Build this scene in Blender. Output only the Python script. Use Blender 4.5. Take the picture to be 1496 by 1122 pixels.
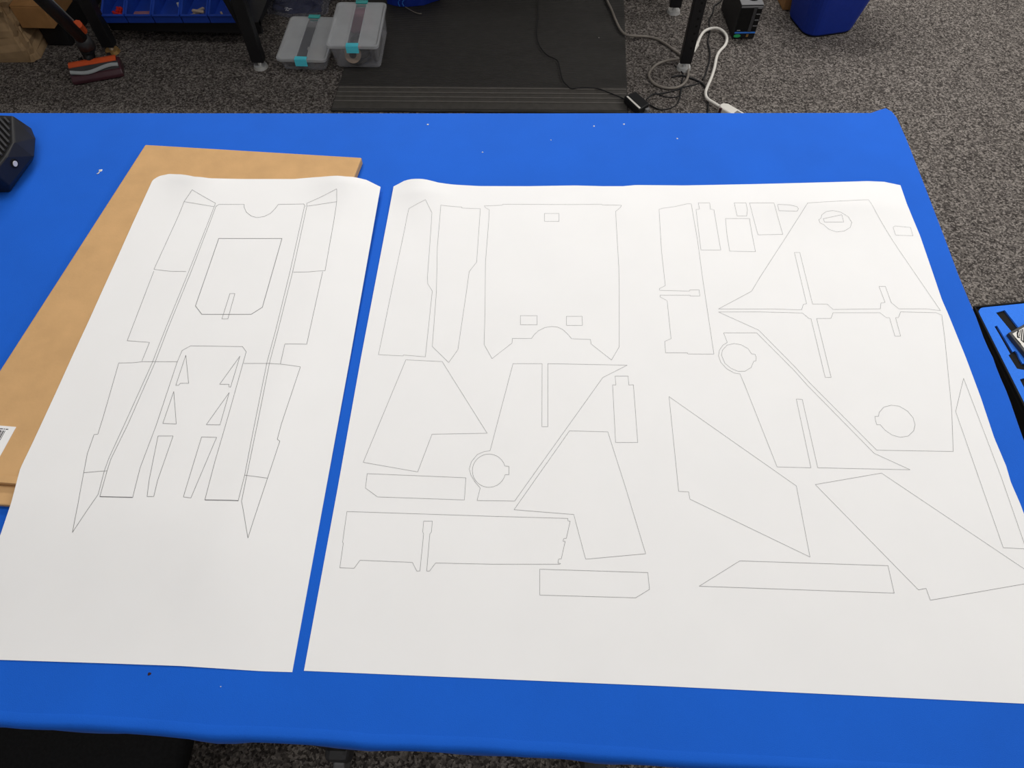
import bpy, bmesh, math, random
from mathutils import Vector, Matrix
random.seed(7)
for o in list(bpy.data.objects): bpy.data.objects.remove(o)
S = bpy.context.scene
COL = S.collection

# ------------------------------------------------------------------ camera
TABLE = 0.75                     # height of the cloth-covered table top
CAMZ = TABLE + 0.963
F = 1000.0
def _n(v): return Vector(v).normalized()
_v1 = (62.0, -1611.0); _nx = -8.0
_ny = -(F*F + _v1[0]*_nx)/_v1[1]
AX_DOWN = _n((_nx, _ny, F)); AX_Y = _n((_v1[0], _v1[1], F)); AX_X = -AX_DOWN.cross(AX_Y)
if AX_X.x < 0: AX_X = -AX_X
AX_X.normalize(); AX_Z = -AX_DOWN
cam = bpy.data.cameras.new('camera'); camo = bpy.data.objects.new('camera', cam); COL.objects.link(camo)
cam.sensor_width = 36.0; cam.sensor_fit = 'HORIZONTAL'; cam.lens = 36.0*F/1496.0; cam.clip_start = 0.02
R3 = Matrix(((AX_X.x, -AX_X.y, -AX_X.z), (AX_Y.x, -AX_Y.y, -AX_Y.z), (AX_Z.x, -AX_Z.y, -AX_Z.z)))
camo.matrix_world = Matrix.Translation((0, 0, CAMZ)) @ R3.to_4x4()
S.camera = camo
def P(x, y, z=0.0):
    """where the sight line of a measured point meets the horizontal plane at height z"""
    r = Vector((x-748.0, y-561.0, F))
    w = Vector((r.dot(AX_X), r.dot(AX_Y), r.dot(AX_Z)))
    t = (z-CAMZ)/w.z
    return Vector((w.x*t, w.y*t, z))

# ------------------------------------------------------------------ light and exposure
S.view_settings.view_transform = 'Standard'; S.view_settings.look = 'None'
S.view_settings.exposure = 0.07; S.view_settings.gamma = 1.0; S.view_settings.use_curve_mapping = False
W = bpy.data.worlds.new('room_light'); S.world = W; W.use_nodes = True
W.node_tree.nodes['Background'].inputs[0].default_value = (1.0, 0.98, 0.95, 1)
W.node_tree.nodes['Background'].inputs[1].default_value = 0.05
def area(name, loc, sx, sy, power, col=(1.0, 0.985, 0.96)):
    l = bpy.data.lights.new(name, 'AREA'); l.shape = 'RECTANGLE'; l.size = sx; l.size_y = sy
    l.energy = power; l.color = col
    o = bpy.data.objects.new(name, l); o.location = loc; COL.objects.link(o)
    return o
CEIL = 2.8
for x_, y_, e_ in ((-0.7, 1.2, 11), (1.0, 1.2, 10), (2.9, 1.6, 33), (-0.7, 3.5, 46), (1.0, 3.5, 31), (2.9, 3.5, 24), (-0.7, -0.8, 11), (1.0, -0.8, 4), (2.9, -0.8, 8.5)):
    area('ceiling_panel_lamp', (x_, y_, CEIL-0.02), 1.2, 0.6, e_)

# ------------------------------------------------------------------ materials
def lin(c):
    c = c/255.0
    return c/12.92 if c <= 0.04045 else ((c+0.055)/1.055)**2.4
def rgb(r, g, b): return (lin(r), lin(g), lin(b), 1.0)
def mat(name, col, rough=0.6, metal=0.0, var=0.12, scale=40.0, bump=0.0, bscale=None, spec=0.4, alpha=None, sheen=0.0):
    m = bpy.data.materials.new(name); m.use_nodes = True
    nt = m.node_tree; b = nt.nodes['Principled BSDF']
    b.inputs['Roughness'].default_value = rough; b.inputs['Metallic'].default_value = metal
    b.inputs['Specular IOR Level'].default_value = spec
    if sheen: b.inputs['Sheen Weight'].default_value = sheen
    tc = nt.nodes.new('ShaderNodeTexCoord')
    nz = nt.nodes.new('ShaderNodeTexNoise'); nz.inputs['Scale'].default_value = scale; nz.inputs['Detail'].default_value = 4
    nt.links.new(tc.outputs['Object'], nz.inputs['Vector'])
    rp = nt.nodes.new('ShaderNodeValToRGB')
    rp.color_ramp.elements[0].position = 0.3; rp.color_ramp.elements[1].position = 0.7
    rp.color_ramp.elements[0].color = tuple(min(1, c*(1-var)) for c in col[:3])+(1,)
    rp.color_ramp.elements[1].color = tuple(min(1, c*(1+var)) for c in col[:3])+(1,)
    nt.links.new(nz.outputs['Fac'], rp.inputs['Fac']); nt.links.new(rp.outputs['Color'], b.inputs['Base Color'])
    if bump:
        n2 = nt.nodes.new('ShaderNodeTexNoise'); n2.inputs['Scale'].default_value = bscale or scale; n2.inputs['Detail'].default_value = 3
        nt.links.new(tc.outputs['Object'], n2.inputs['Vector'])
        bp = nt.nodes.new('ShaderNodeBump'); bp.inputs['Strength'].default_value = bump; bp.inputs['Distance'].default_value = 0.002
        nt.links.new(n2.outputs['Fac'], bp.inputs['Height']); nt.links.new(bp.outputs['Normal'], b.inputs['Normal'])
    if alpha is not None: b.inputs['Alpha'].default_value = alpha
    return m
def carpet_mat():
    m = bpy.data.materials.new('carpet_loops'); m.use_nodes = True; nt = m.node_tree; b = nt.nodes['Principled BSDF']
    b.inputs['Roughness'].default_value = 0.95; b.inputs['Specular IOR Level'].default_value = 0.1
    tc = nt.nodes.new('ShaderNodeTexCoord')
    wn = nt.nodes.new('ShaderNodeTexNoise'); wn.inputs['Scale'].default_value = 160; wn.inputs['Detail'].default_value = 2
    add = nt.nodes.new('ShaderNodeVectorMath'); add.operation = 'MULTIPLY_ADD'
    add.inputs[1].default_value = (0.010, 0.010, 0.010)
    nt.links.new(tc.outputs['Object'], wn.inputs['Vector']); nt.links.new(wn.outputs['Color'], add.inputs[0]); nt.links.new(tc.outputs['Object'], add.inputs[2])
    vo = nt.nodes.new('ShaderNodeTexVoronoi'); vo.inputs['Scale'].default_value = 190
    nt.links.new(add.outputs[0], vo.inputs['Vector'])
    sep = nt.nodes.new('ShaderNodeSeparateColor'); nt.links.new(vo.outputs['Color'], sep.inputs[0])
    big = nt.nodes.new('ShaderNodeTexNoise'); big.inputs['Scale'].default_value = 45; big.inputs['Detail'].default_value = 3
    nt.links.new(tc.outputs['Object'], big.inputs['Vector'])
    mx = nt.nodes.new('ShaderNodeMath'); mx.operation = 'MULTIPLY_ADD'; mx.inputs[1].default_value = 0.75
    nt.links.new(sep.outputs[0], mx.inputs[0])
    m2 = nt.nodes.new('ShaderNodeMath'); m2.operation = 'MULTIPLY'; m2.inputs[1].default_value = 0.25
    nt.links.new(big.outputs['Fac'], m2.inputs[0]); nt.links.new(m2.outputs[0], mx.inputs[2])
    rp = nt.nodes.new('ShaderNodeValToRGB'); e = rp.color_ramp.elements
    e[0].position = 0.10; e[0].color = rgb(46, 42, 40); e[1].position = 0.9; e[1].color = rgb(150, 143, 137)
    k = e.new(0.40); k.color = rgb(82, 77, 74)
    k = e.new(0.66); k.color = rgb(116, 110, 105)
    nt.links.new(mx.outputs[0], rp.inputs['Fac']); nt.links.new(rp.outputs['Color'], b.inputs['Base Color'])
    bp = nt.nodes.new('ShaderNodeBump'); bp.inputs['Strength'].default_value = 0.7; bp.inputs['Distance'].default_value = 0.004
    nt.links.new(vo.outputs['Distance'], bp.inputs['Height']); nt.links.new(bp.outputs['Normal'], b.inputs['Normal'])
    return m
def mat_rubber():
    m = mat('ribbed_rubber', rgb(56, 54, 52), 0.6, var=0.1, scale=30, spec=0.3)
    nt = m.node_tree; b = nt.nodes['Principled BSDF']; tc = [n for n in nt.nodes if n.type == 'TEX_COORD'][0]
    wv = nt.nodes.new('ShaderNodeTexWave'); wv.bands_direction = 'Y'; wv.inputs['Scale'].default_value = 42
    nt.links.new(tc.outputs['Object'], wv.inputs['Vector'])
    bp = nt.nodes.new('ShaderNodeBump'); bp.inputs['Strength'].default_value = 0.6; bp.inputs['Distance'].default_value = 0.003
    nt.links.new(wv.outputs['Fac'], bp.inputs['Height']); nt.links.new(bp.outputs['Normal'], b.inputs['Normal'])
    return m
def glassy(name, col, alpha, rough=0.25):
    m = mat(name, col, rough, var=0.05, scale=15, spec=0.5)
    nt = m.node_tree; b = nt.nodes['Principled BSDF']; out = nt.nodes['Material Output']
    tr = nt.nodes.new('ShaderNodeBsdfTransparent'); mx = nt.nodes.new('ShaderNodeMixShader')
    mx.inputs[0].default_value = alpha
    nt.links.new(tr.outputs[0], mx.inputs[1]); nt.links.new(b.outputs[0], mx.inputs[2]); nt.links.new(mx.outputs[0], out.inputs['Surface'])
    return m
M = dict(
    plaster=mat('ceiling_tile', rgb(225, 224, 220), 0.9, var=0.03), paint=mat('wall_paint', rgb(150, 148, 145), 0.9, var=0.03),
    carpet=carpet_mat(), rubber=mat_rubber(),
    rubber_edge=mat('rubber_ridge', rgb(108, 104, 99), 0.45, var=0.08),
    cloth=mat('blue_cloth', rgb(19, 98, 212), 0.75, var=0.05, scale=7, bump=0.25, bscale=900, spec=0.18, sheen=0.05),
    paper=mat('white_paper', rgb(248, 247, 246), 0.75, var=0.012, scale=9, bump=0.03, bscale=60, spec=0.2),
    ink=mat('grey_ink', rgb(105, 105, 107), 0.8, var=0.05),
    ink_dark=mat('dark_ink', rgb(35, 35, 38), 0.8, var=0.05),
    card=mat('kraft_cardboard', rgb(210, 168, 118), 0.85, var=0.06, scale=25, bump=0.1, bscale=200, spec=0.15),
    kraft=mat('kraft_paper', rgb(164, 136, 102), 0.85, var=0.2, scale=14, bump=0.3, bscale=30, spec=0.2),
    black=mat('black_plastic', rgb(30, 30, 32), 0.5, var=0.1, spec=0.35),
    blacksteel=mat('black_painted_steel', rgb(27, 27, 29), 0.45, var=0.1, spec=0.4),
    dark=mat('dark_void', rgb(22, 21, 21), 0.8, var=0.1, spec=0.2),
    fabric=mat('black_fabric', rgb(34, 34, 35), 0.95, var=0.15, scale=200, bump=0.4, bscale=400, spec=0.1),
    grey=mat('grey_plastic', rgb(120, 120, 122), 0.5, var=0.06),
    greydark=mat('charcoal_plastic', rgb(62, 62, 64), 0.5, var=0.1),
    steel=mat('bright_steel', rgb(215, 215, 213), 0.35, metal=0.5, var=0.05),
    white=mat('white_plastic', rgb(232, 228, 220), 0.4, var=0.03),
    bin=mat('blue_bin_plastic', rgb(34, 72, 176), 0.45, var=0.06, spec=0.4),
    trash=mat('navy_bin_plastic', rgb(26, 54, 158), 0.5, var=0.05, bump=0.2, bscale=300, spec=0.3),
    teal=mat('aqua_plastic', rgb(92, 226, 246), 0.35, var=0.04),
    tealdull=mat('teal_plastic', rgb(72, 190, 186), 0.4, var=0.04),
    clear=glassy('clear_plastic', rgb(225, 226, 232), 0.26),
    frost=glassy('frosted_plastic', rgb(228, 231, 234), 0.46, 0.4),
    band=glassy('clear_lid_band', rgb(190, 192, 200), 0.16, 0.1),
    bagfilm=glassy('plastic_film', rgb(150, 152, 170), 0.2, 0.06),
    orange=mat('orange_plastic', rgb(222, 92, 48), 0.4, var=0.05),
    silver=mat('silver_plastic', rgb(190, 196, 198), 0.35, metal=0.3, var=0.05),
    maroon=mat('maroon_plastic', rgb(70, 40, 48), 0.35, var=0.1),
    red=mat('red_plastic', rgb(215, 40, 32), 0.5, var=0.1),
    pink=mat('dusty_pink_plastic', rgb(160, 110, 125), 0.6, var=0.1),
    beige=mat('beige_tape', rgb(192, 172, 154), 0.6, var=0.1),
    cordgrey=mat('grey_cord', rgb(128, 121, 113), 0.5, var=0.05),
    foam=mat('blue_foam', rgb(60, 128, 240), 0.9, var=0.05, scale=300, bump=0.3, bscale=500, spec=0.1),
    green=mat('green_label', rgb(52, 178, 108), 0.6, var=0.05),
    blueline=mat('blue_strip', rgb(60, 130, 230), 0.4, var=0.05),
    wood=mat('tan_cardboard', rgb(165, 120, 72), 0.8, var=0.12, scale=20),
    brass=mat('brass_foot', rgb(196, 156, 96), 0.35, metal=0.7, var=0.08),
    crumb=mat('brown_crumb', rgb(60, 32, 40), 0.9, var=0.2),
)

# ------------------------------------------------------------------ geometry helpers
class MB:
    def __init__(self): self.v = []; self.f = []
    def add(self, vs, fs):
        n = len(self.v); self.v += [tuple(x) for x in vs]; self.f += [tuple(i+n for i in q) for q in fs]; return self
    def loft(self, rings, cap0=True, cap1=True):
        k = len(rings[0]); vs = [p for r in rings for p in r]; fs = []
        for i in range(len(rings)-1):
            for j in range(k):
                a = i*k+j; b = i*k+(j+1) % k; fs.append((a, b, b+k, a+k))
        if cap0: fs.append(tuple(reversed(range(k))))
        if cap1: fs.append(tuple(range((len(rings)-1)*k, len(rings)*k)))
        return self.add(vs, fs)
    def box(self, c, s, rz=0.0, ax=None):
        c = Vector(c); x, y, z = [k/2.0 for k in s]
        if ax is None: ax = (Vector((math.cos(rz), math.sin(rz), 0)), Vector((-math.sin(rz), math.cos(rz), 0)), Vector((0, 0, 1)))
        ring = lambda q: [c+ax[0]*a+ax[1]*b+ax[2]*q for a, b in ((-x, -y), (x, -y), (x, y), (-x, y))]
        return self.loft([ring(-z), ring(z)])
    def prism(self, pts, z0, z1):
        pts = ccw(pts)
        return self.loft([[(p[0], p[1], z0) for p in pts], [(p[0], p[1], z1) for p in pts]])
    def tube(self, path, r, n=8, closed=False):
        path = [Vector(p) for p in path]; rings = []
        for i, p in enumerate(path):
            a = path[max(0, i-1)]; b = path[min(len(path)-1, i+1)]
            t = (b-a).normalized(); up = Vector((0, 0, 1)) if abs(t.z) < 0.9 else Vector((1, 0, 0))
            s = t.cross(up).normalized(); u = s.cross(t); rr = r[i] if isinstance(r, (list, tuple)) else r
            rings.append([p+s*math.cos(2*math.pi*k/n)*rr+u*math.sin(2*math.pi*k/n)*rr for k in range(n)])
        return self.loft(rings)
    def cyl(self, c, r, h, n=20, r2=None):
        c = Vector(c); r2 = r if r2 is None else r2
        ring = lambda rr, z: [c+Vector((rr*math.cos(2*math.pi*k/n), rr*math.sin(2*math.pi*k/n), z)) for k in range(n)]
        return self.loft([ring(r, 0), ring(r2, h)])
    def build(self, name, m, parent=None, smooth=False, bevel=0.0, seg=2):
        xs, ys, zz = zip(*self.v); c = Vector(((min(xs)+max(xs))/2, (min(ys)+max(ys))/2, min(zz)))
        me = bpy.data.meshes.new(name); me.from_pydata([tuple(Vector(p)-c) for p in self.v], [], self.f); me.update()
        bm = bmesh.new(); bm.from_mesh(me); bmesh.ops.recalc_face_normals(bm, faces=bm.faces); bm.to_mesh(me); bm.free()
        me.materials.append(m)
        o = bpy.data.objects.new(name, me); COL.objects.link(o)
        if parent: o.parent = parent; o.location = c-ROOT[parent.name]
        else: o.location = c
        ROOT[o.name] = c
        if smooth:
            for p in me.polygons: p.use_smooth = True
        if bevel:
            b = o.modifiers.new('bevel', 'BEVEL'); b.width = bevel; b.segments = seg; b.limit_method = 'ANGLE'; b.angle_limit = math.radians(35)
        return o
ROOT = {}
def ccw(pts):
    a = sum(pts[i][0]*pts[(i+1) % len(pts)][1]-pts[(i+1) % len(pts)][0]*pts[i][1] for i in range(len(pts)))
    return list(pts) if a > 0 else list(reversed(pts))
def spline(pts, n=6):
    """Catmull-Rom through the points"""
    pts = [Vector(p) for p in pts]; out = []
    for i in range(len(pts)-1):
        p0 = pts[max(0, i-1)]; p1 = pts[i]; p2 = pts[i+1]; p3 = pts[min(len(pts)-1, i+2)]
        for k in range(n):
            t = k/n
            out.append(0.5*((2*p1)+(p2-p0)*t+(2*p0-5*p1+4*p2-p3)*t*t+(3*p1-p0-3*p2+p3)*t**3))
    out.append(pts[-1]); return out
def rrect(cx, cy, w, d, r, rz=0.0, n=5):
    out = []
    for sx, sy, a0 in ((1, 1, 0), (-1, 1, 90), (-1, -1, 180), (1, -1, 270)):
        for k in range(n+1):
            a = math.radians(a0+90.0*k/n)
            x = sx*(w/2-r)+r*math.cos(a); y = sy*(d/2-r)+r*math.sin(a)
            out.append((cx+x*math.cos(rz)-y*math.sin(rz), cy+x*math.sin(rz)+y*math.cos(rz)))
    return out
def tag(o, label, cat, group=None, kind=None):
    o['label'] = label; o['category'] = cat
    if group: o['group'] = group
    if kind: o['kind'] = kind
    return o
def thing(name, label, cat, loc, group=None):
    e = bpy.data.objects.new(name, None); e.location = loc; e.empty_display_size = 0.05; COL.objects.link(e)
    ROOT[e.name] = Vector(loc)
    return tag(e, label, cat, group)
def sstep(a, b, x):
    t = max(0.0, min(1.0, (x-a)/(b-a))); return t*t*(3-2*t)

# ------------------------------------------------------------------ floor
X0, X1, Y0, Y1 = -3.2, 4.6, -2.2, 4.6
fl = MB().box(((X0+X1)/2, (Y0+Y1)/2, -0.02), (X1-X0+0.2, Y1-Y0+0.2, 0.04)).build('floor', M['carpet'])
ce = MB().box(((X0+X1)/2, (Y0+Y1)/2, CEIL+0.02), (X1-X0+0.2, Y1-Y0+0.2, 0.04)).build('ceiling', M['plaster'])
wl = [MB().box((X0-0.05, (Y0+Y1)/2, CEIL/2), (0.1, Y1-Y0, CEIL)).build('wall_left', M['paint']), MB().box((X1+0.05, (Y0+Y1)/2, CEIL/2), (0.1, Y1-Y0, CEIL)).build('wall_right', M['paint']),
      MB().box(((X0+X1)/2, Y1+0.05, CEIL/2), (X1-X0, 0.1, CEIL)).build('wall_back', M['paint']), MB().box(((X0+X1)/2, Y0-0.05, CEIL/2), (X1-X0, 0.1, CEIL)).build('wall_front', M['paint'])]
for o in [fl, ce]+wl: o['kind'] = 'structure'

# ------------------------------------------------------------------ worktable and its cloth
OUT = [(-330, 164), (0, 165), (400, 165.5), (800, 165.5), (1240, 164.8), (1271, 165), (1279, 162), (1291, 157.7), (1299, 158.5), (1310, 170), (1325.5, 204),
       (1354, 276.8), (1382.5, 351), (1402.5, 405), (1418, 442), (1428, 465), (1443.6, 508), (1447.8, 510.6), (1460, 545.5), (1474, 577), (1493.6, 633.7),
       (1540, 760), (1600, 920), (1690, 1160)]
NEAR = [(1496, 1163), (967, 1120), (929, 1116), (873, 1113), (817, 1108.5), (761, 1106), (704, 1100.8), (630, 1098.8), (607, 1097), (540, 1096.5), (525, 1093.5),
        (480, 1089.8), (412, 1086), (356, 1083.5), (318, 1084), (225, 1074.5), (120, 1067), (37, 1065.5), (0, 1062), (-700, 1030)]
wt = thing('worktable', 'long workbench hidden under the bright blue cloth in the middle of the room', 'table', (0, 0.65, 0))
a0 = P(*OUT[0], TABLE); a1 = P(1290, 175, TABLE); a2 = P(1680, 1150, TABLE); a3 = P(-700, 1020, TABLE)
top_pts = [(a0.x+0.03, a0.y-0.03), (a1.x-0.02, a1.y-0.03), (a2.x-0.03, a2.y+0.03), (a3.x+0.03, a3.y+0.04)]
MB().prism(top_pts, TABLE-0.05, TABLE-0.004).build('table_top', M['wood'], wt)
legs = [P(493, 1106, 0.09), P(868, 1122, 0.09)]
for px_, q in ((493, legs[0]), (868, legs[1])):
    lx, ly = q.x, q.y+0.03
    leg = MB().box((lx, ly, 0.40), (0.04, 0.04, 0.60)).build('leg', M['blacksteel'], wt, bevel=0.003)
    MB().box((lx, ly-0.012, 0.075), (0.05, 0.055, 0.07)).build('caster_fork', M['greydark'], leg, bevel=0.012)
    wv = [Vector((lx-0.012+0.024*s, ly-0.03+0.035*math.cos(2*math.pi*k/16), 0.036+0.035*math.sin(2*math.pi*k/16))) for s in (0, 1) for k in range(16)]
    MB().loft([wv[:16], wv[16:]]).build('caster_wheel', M['grey'], leg, smooth=False, bevel=0.004)
for lx, ly in ((-1.2, 1.12), (0.68, 1.18)):
    leg = MB().box((lx, ly, 0.35), (0.04, 0.04, 0.70)).build('leg', M['blacksteel'], wt, bevel=0.003)

def resample(pts, step):
    out = []
    for i in range(len(pts)-1):
        a = Vector(pts[i]); b = Vector(pts[i+1]); n = max(1, int((b-a).length/step))
        out += [a+(b-a)*k/n for k in range(n)]
    out.append(Vector(pts[-1])); return out
ring = [P(x, y, TABLE-0.003) for x, y in OUT+NEAR[1:]]
def even(loop, step):
    L = [0.0]
    for i in range(1, len(loop)): L.append(L[-1]+(loop[i]-loop[i-1]).length)
    n = int(L[-1]/step); out = []; j = 0
    for k in range(n):
        q = L[-1]*k/n
        while L[j+1] < q: j += 1
        out.append(loop[j]+(loop[j+1]-loop[j])*((q-L[j])/max(1e-9, L[j+1]-L[j])))
    return out
ring = even(ring+[ring[0]], 0.022)
ring = [Vector((p.x, p.y)) for p in ring]
def offs(ring, d):
    out = []
    for i, p in enumerate(ring):
        a = ring[i-1]; b = ring[(i+1) % len(ring)]; t = (b-a).normalized(); out.append(p+Vector((-t.y, t.x))*d*(1.0 if p.y < 0.12 else 0.35))
    return out
if sum(ring[i].x*ring[(i+1) % len(ring)].y-ring[(i+1) % len(ring)].x*ring[i].y for i in range(len(ring))) < 0: ring.reverse()
# inner ring kept simple so the fill never folds over itself
lv = []
for d, z in ((0.018, 0.0), (0.009, -0.001), (0.003, -0.004), (0.0, -0.012), (0.001, -0.03), (0.006, -0.07)):
    q = offs(ring, d)
    up = 0.0045*(d < 0.012)*(z > -0.02)
    lv.append([(p.x+0.0015*math.sin(p.x*60+p.y*45)*(z < -0.02), p.y+0.002*math.sin(p.x*38)*(z < -0.02), TABLE+z+(up if p.y < 0.12 else 0.0)) for p in q])
cl = MB().loft(list(reversed(lv)), cap0=False, cap1=True).build('tablecloth', M['cloth'], None, smooth=True)
cl.data.polygons.foreach_set('use_smooth', [len(p.vertices) < 8 for p in cl.data.polygons])
tag(cl, 'bright blue cloth stretched over the whole table under the paper sheets', 'tablecloth')

# ------------------------------------------------------------------ cardboard carton under the small sheet
TH = 0.016
ct = TABLE+TH
cTL = P(212, 211, ct); cTR = P(528.5, 230, ct); cB = P(8, 701, ct); cF = P(8, 733, TABLE+0.007)
ux = (cTR-cTL).normalized(); lf = P(0, 540, ct)
vy = (lf-cTL).normalized()
Wc = (cTR-cTL).length
Lc = (cTL.y-cB.y)/(-vy.y); Lf = (cTL.y-cF.y)/(-vy.y)
def CP(u, v): q = cTL+ux*(u*Wc)+vy*v; return (q.x, q.y)
carton = thing('flat_carton', 'thin flat brown cardboard carton lying under the smaller white sheet', 'carton', (cTL.x+0.2, cTL.y-0.4, TABLE))
body = MB().prism([CP(0, 0), CP(1, 0), CP(1, Lc), CP(0, Lc)], TABLE+0.0005, ct).build('body', M['card'], carton, bevel=0.0025)
MB().prism([CP(0.006, Lc-0.012), CP(0.994, Lc-0.012), CP(0.994, Lc), CP(0.006, Lc)], ct, ct+0.0014).build('fold_ridge', M['card'], body, bevel=0.0015)
MB().prism([CP(0.003, Lc), CP(0.997, Lc), CP(0.997, Lf), CP(0.003, Lf)], TABLE+0.0005, TABLE+0.009).build('end_flap', M['card'], carton, bevel=0.002)
lab = [P(24, 624, ct), P(0, 667.5, ct)]
labu = P(24, 624, ct)-P(0, 622, ct); labv = (P(0, 667.5, ct)-P(24, 624, ct))
l0 = P(24, 624, ct); lu = labu.normalized(); lvv = labv.normalized()
def LP(a, b): q = l0-lu*a+lvv*b; return (q.x, q.y)
sl = MB().prism([LP(0, 0), LP(0.085, 0), LP(0.085, 0.072), LP(0, 0.072)], ct+0.0002, ct+0.0007).build('shipping_label', M['paper'], carton)
bm_ = MB(); a = 0.013
for w, g in ((.0008, .0012), (.0016, .001), (.0008, .001), (.0022, .0014), (.001, .001), (.0018, .0012), (.0008, .0014), (.0024, .001), (.001, .0012), (.0016, .001), (.002, .0016), (.0008, .001), (.0016, .0012), (.001, .001), (.0022, .0012), (.001, .001)):
    bm_.prism([LP(a, 0.008), LP(a+w, 0.008), LP(a+w, 0.026), LP(a, 0.026)], ct+0.0008, ct+0.0009); a += w+g
bm_.build('barcode', M['ink_dark'], sl)
bm_ = MB(); a = 0.010
for w in (.004, .002, .005, .003, .006, .002, .004):
    bm_.prism([LP(a, 0.0045), LP(a+w, 0.0045), LP(a+w, 0.0062), LP(a, 0.0062)], ct+0.0008, ct+0.0009); a += w+.0012
bm_.build('small_print', M['ink'], sl)

# ------------------------------------------------------------------ the two sheets
def carton_uv(x, y):
    d = Vector((x-cTL.x, y-cTL.y)); e1 = Vector((ux.x, ux.y)); e2 = Vector((vy.x, vy.y))
    det = e1.x*e2.y-e1.y*e2.x
    return (d.x*e2.y-d.y*e2.x)/det, (e1.x*d.y-e1.y*d.x)/det
def zs_small(x, y):
    u, v = carton_uv(x, y)
    du = max(0.0, u-Wc); dv = max(0.0, v-Lc)
    z = 0.0006+(TH+0.0012)*(1-sstep(-0.01, 0.15, du))*(1-sstep(0.004, 0.26, dv))
    ye = 1.035
    k = max(0.0, min(1.0, 1-(ye-y)/0.11)); k = k*k
    z += k*(0.011*math.exp(-((x+0.655)/0.05)**2)+0.011*math.exp(-((x+0.36)/0.05)**2))
    return z
def zs_large(x, y):
    z = 0.0006
    k = max(0.0, min(1.0, 1-(1.03-y)/0.12)); k = k*k
    z += k*(0.013*math.exp(-((x+0.205)/0.048)**2)+0.0015*math.exp(-((x-0.17)/0.05)**2)+0.009*sstep(0.25, 0.62, x)*(1-0.5*sstep(0.66, 0.74, x)))
    z += 0.0012*(0.5+0.5*math.sin(x*7+y*3))*sstep(0.15, 0.3, y)
    return z
def onsurf(px, py, zs):
    z = 0.001
    for _ in range(8):
        p = P(px, py, TABLE+z); z = zs(p.x, p.y)
    p = P(px, py, TABLE+z); return Vector((p.x, p.y, TABLE+zs(p.x, p.y)))
def side(pts, n, zs):
    q = [onsurf(x, y, zs) for x, y in resample2(pts)]
    L = [0]
    for i in range(1, len(q)): L.append(L[-1]+(q[i]-q[i-1]).length)
    out = []; j = 0
    for k in range(n+1):
        s = L[-1]*k/n
        while j < len(L)-2 and L[j+1] < s: j += 1
        t = 0 if L[j+1] == L[j] else (s-L[j])/(L[j+1]-L[j])
        out.append(q[j]+(q[j+1]-q[j])*t)
    return out
def resample2(pts):
    out = []
    for i in range(len(pts)-1):
        a = Vector(pts[i]); b = Vector(pts[i+1]); n = max(1, int((b-a).length/12))
        out += [a+(b-a)*k/n for k in range(n)]
    out.append(Vector(pts[-1])); return [(p.x, p.y) for p in out]
def sheet(name, top, right, bottom, left, zs, nu, nv, label):
    T = side(top, nu, zs); B = side(bottom, nu, zs); L = side(left, nv, zs); Rr = side(right, nv, zs)
    v = []; f = []
    for j in range(nv+1):
        for i in range(nu+1):
            s = i/nu; t = j/nv
            p = (T[i]*(1-t)+B[i]*t)+(L[j]*(1-s)+Rr[j]*s)-((T[0]*(1-s)+T[-1]*s)*(1-t)+(B[0]*(1-s)+B[-1]*s)*t)
            v.append((p.x, p.y, TABLE+zs(p.x, p.y)))
    for j in range(nv):
        for i in range(nu):
            a = j*(nu+1)+i; f.append((a, a+1, a+nu+2, a+nu+1))
    o = MB().add(v, f).build(name, M['paper'], None, smooth=True)
    return tag(o, label, 'paper sheet', 'plotted paper sheets on the table')
small = sheet('paper_sheet',
    [(222, 265), (224.6, 261.8), (233, 257), (247, 254), (264, 254.7), (283.5, 258), (306, 260.4), (356.5, 261.5), (429.5, 261.5), (457.6, 259), (491, 256.7), (519, 259), (536, 263), (556, 273)],
    [(556, 273), (512, 520), (427, 982)],
    [(-95, 961), (0, 964), (154, 969), (264.5, 973), (381, 980.5), (427, 982)],
    [(222, 265), (193.5, 327), (172.7, 373.5), (149.5, 424.5), (128.7, 470.8), (106, 519.5), (80, 577), (48, 646), (29.7, 684), (25.7, 698.7), (16.8, 733), (0, 783), (-95, 961)],
    zs_small, 90, 130, 'smaller white paper sheet with a symmetrical cutting outline, lying partly on the carton')
large = sheet('paper_sheet',
    [(575, 272.3), (582.5, 268.5), (591, 263.9), (599.3, 261.8), (609.6, 261.2), (620, 261.8), (630, 264), (639.5, 266.5), (653.6, 268.6), (672, 270.2), (700, 271.8), (771, 272), (840, 270.9), (880, 272), (910, 272), (929, 270.3), (1000, 270.9), (1100, 269), (1180, 267), (1240, 265.4), (1268, 264.6), (1291, 265.4), (1315.5, 270.6)],
    [(1315.5, 270.6), (1325.5, 299.6), (1344, 343.8), (1362.6, 398), (1376, 437.6), (1385.4, 459), (1411, 522), (1433, 581), (1452.5, 639.6), (1470, 681), (1477, 705), (1491, 737), (1496, 751), (1610, 1034)],
    [(444, 980), (560, 985), (960, 1002), (1496, 1028), (1610, 1034)],
    [(575, 272.3), (566, 320), (527.8, 520), (493, 714.6), (444, 980)],
    zs_large, 130, 110, 'larger white paper sheet covered with separate wing and panel outlines')

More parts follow.
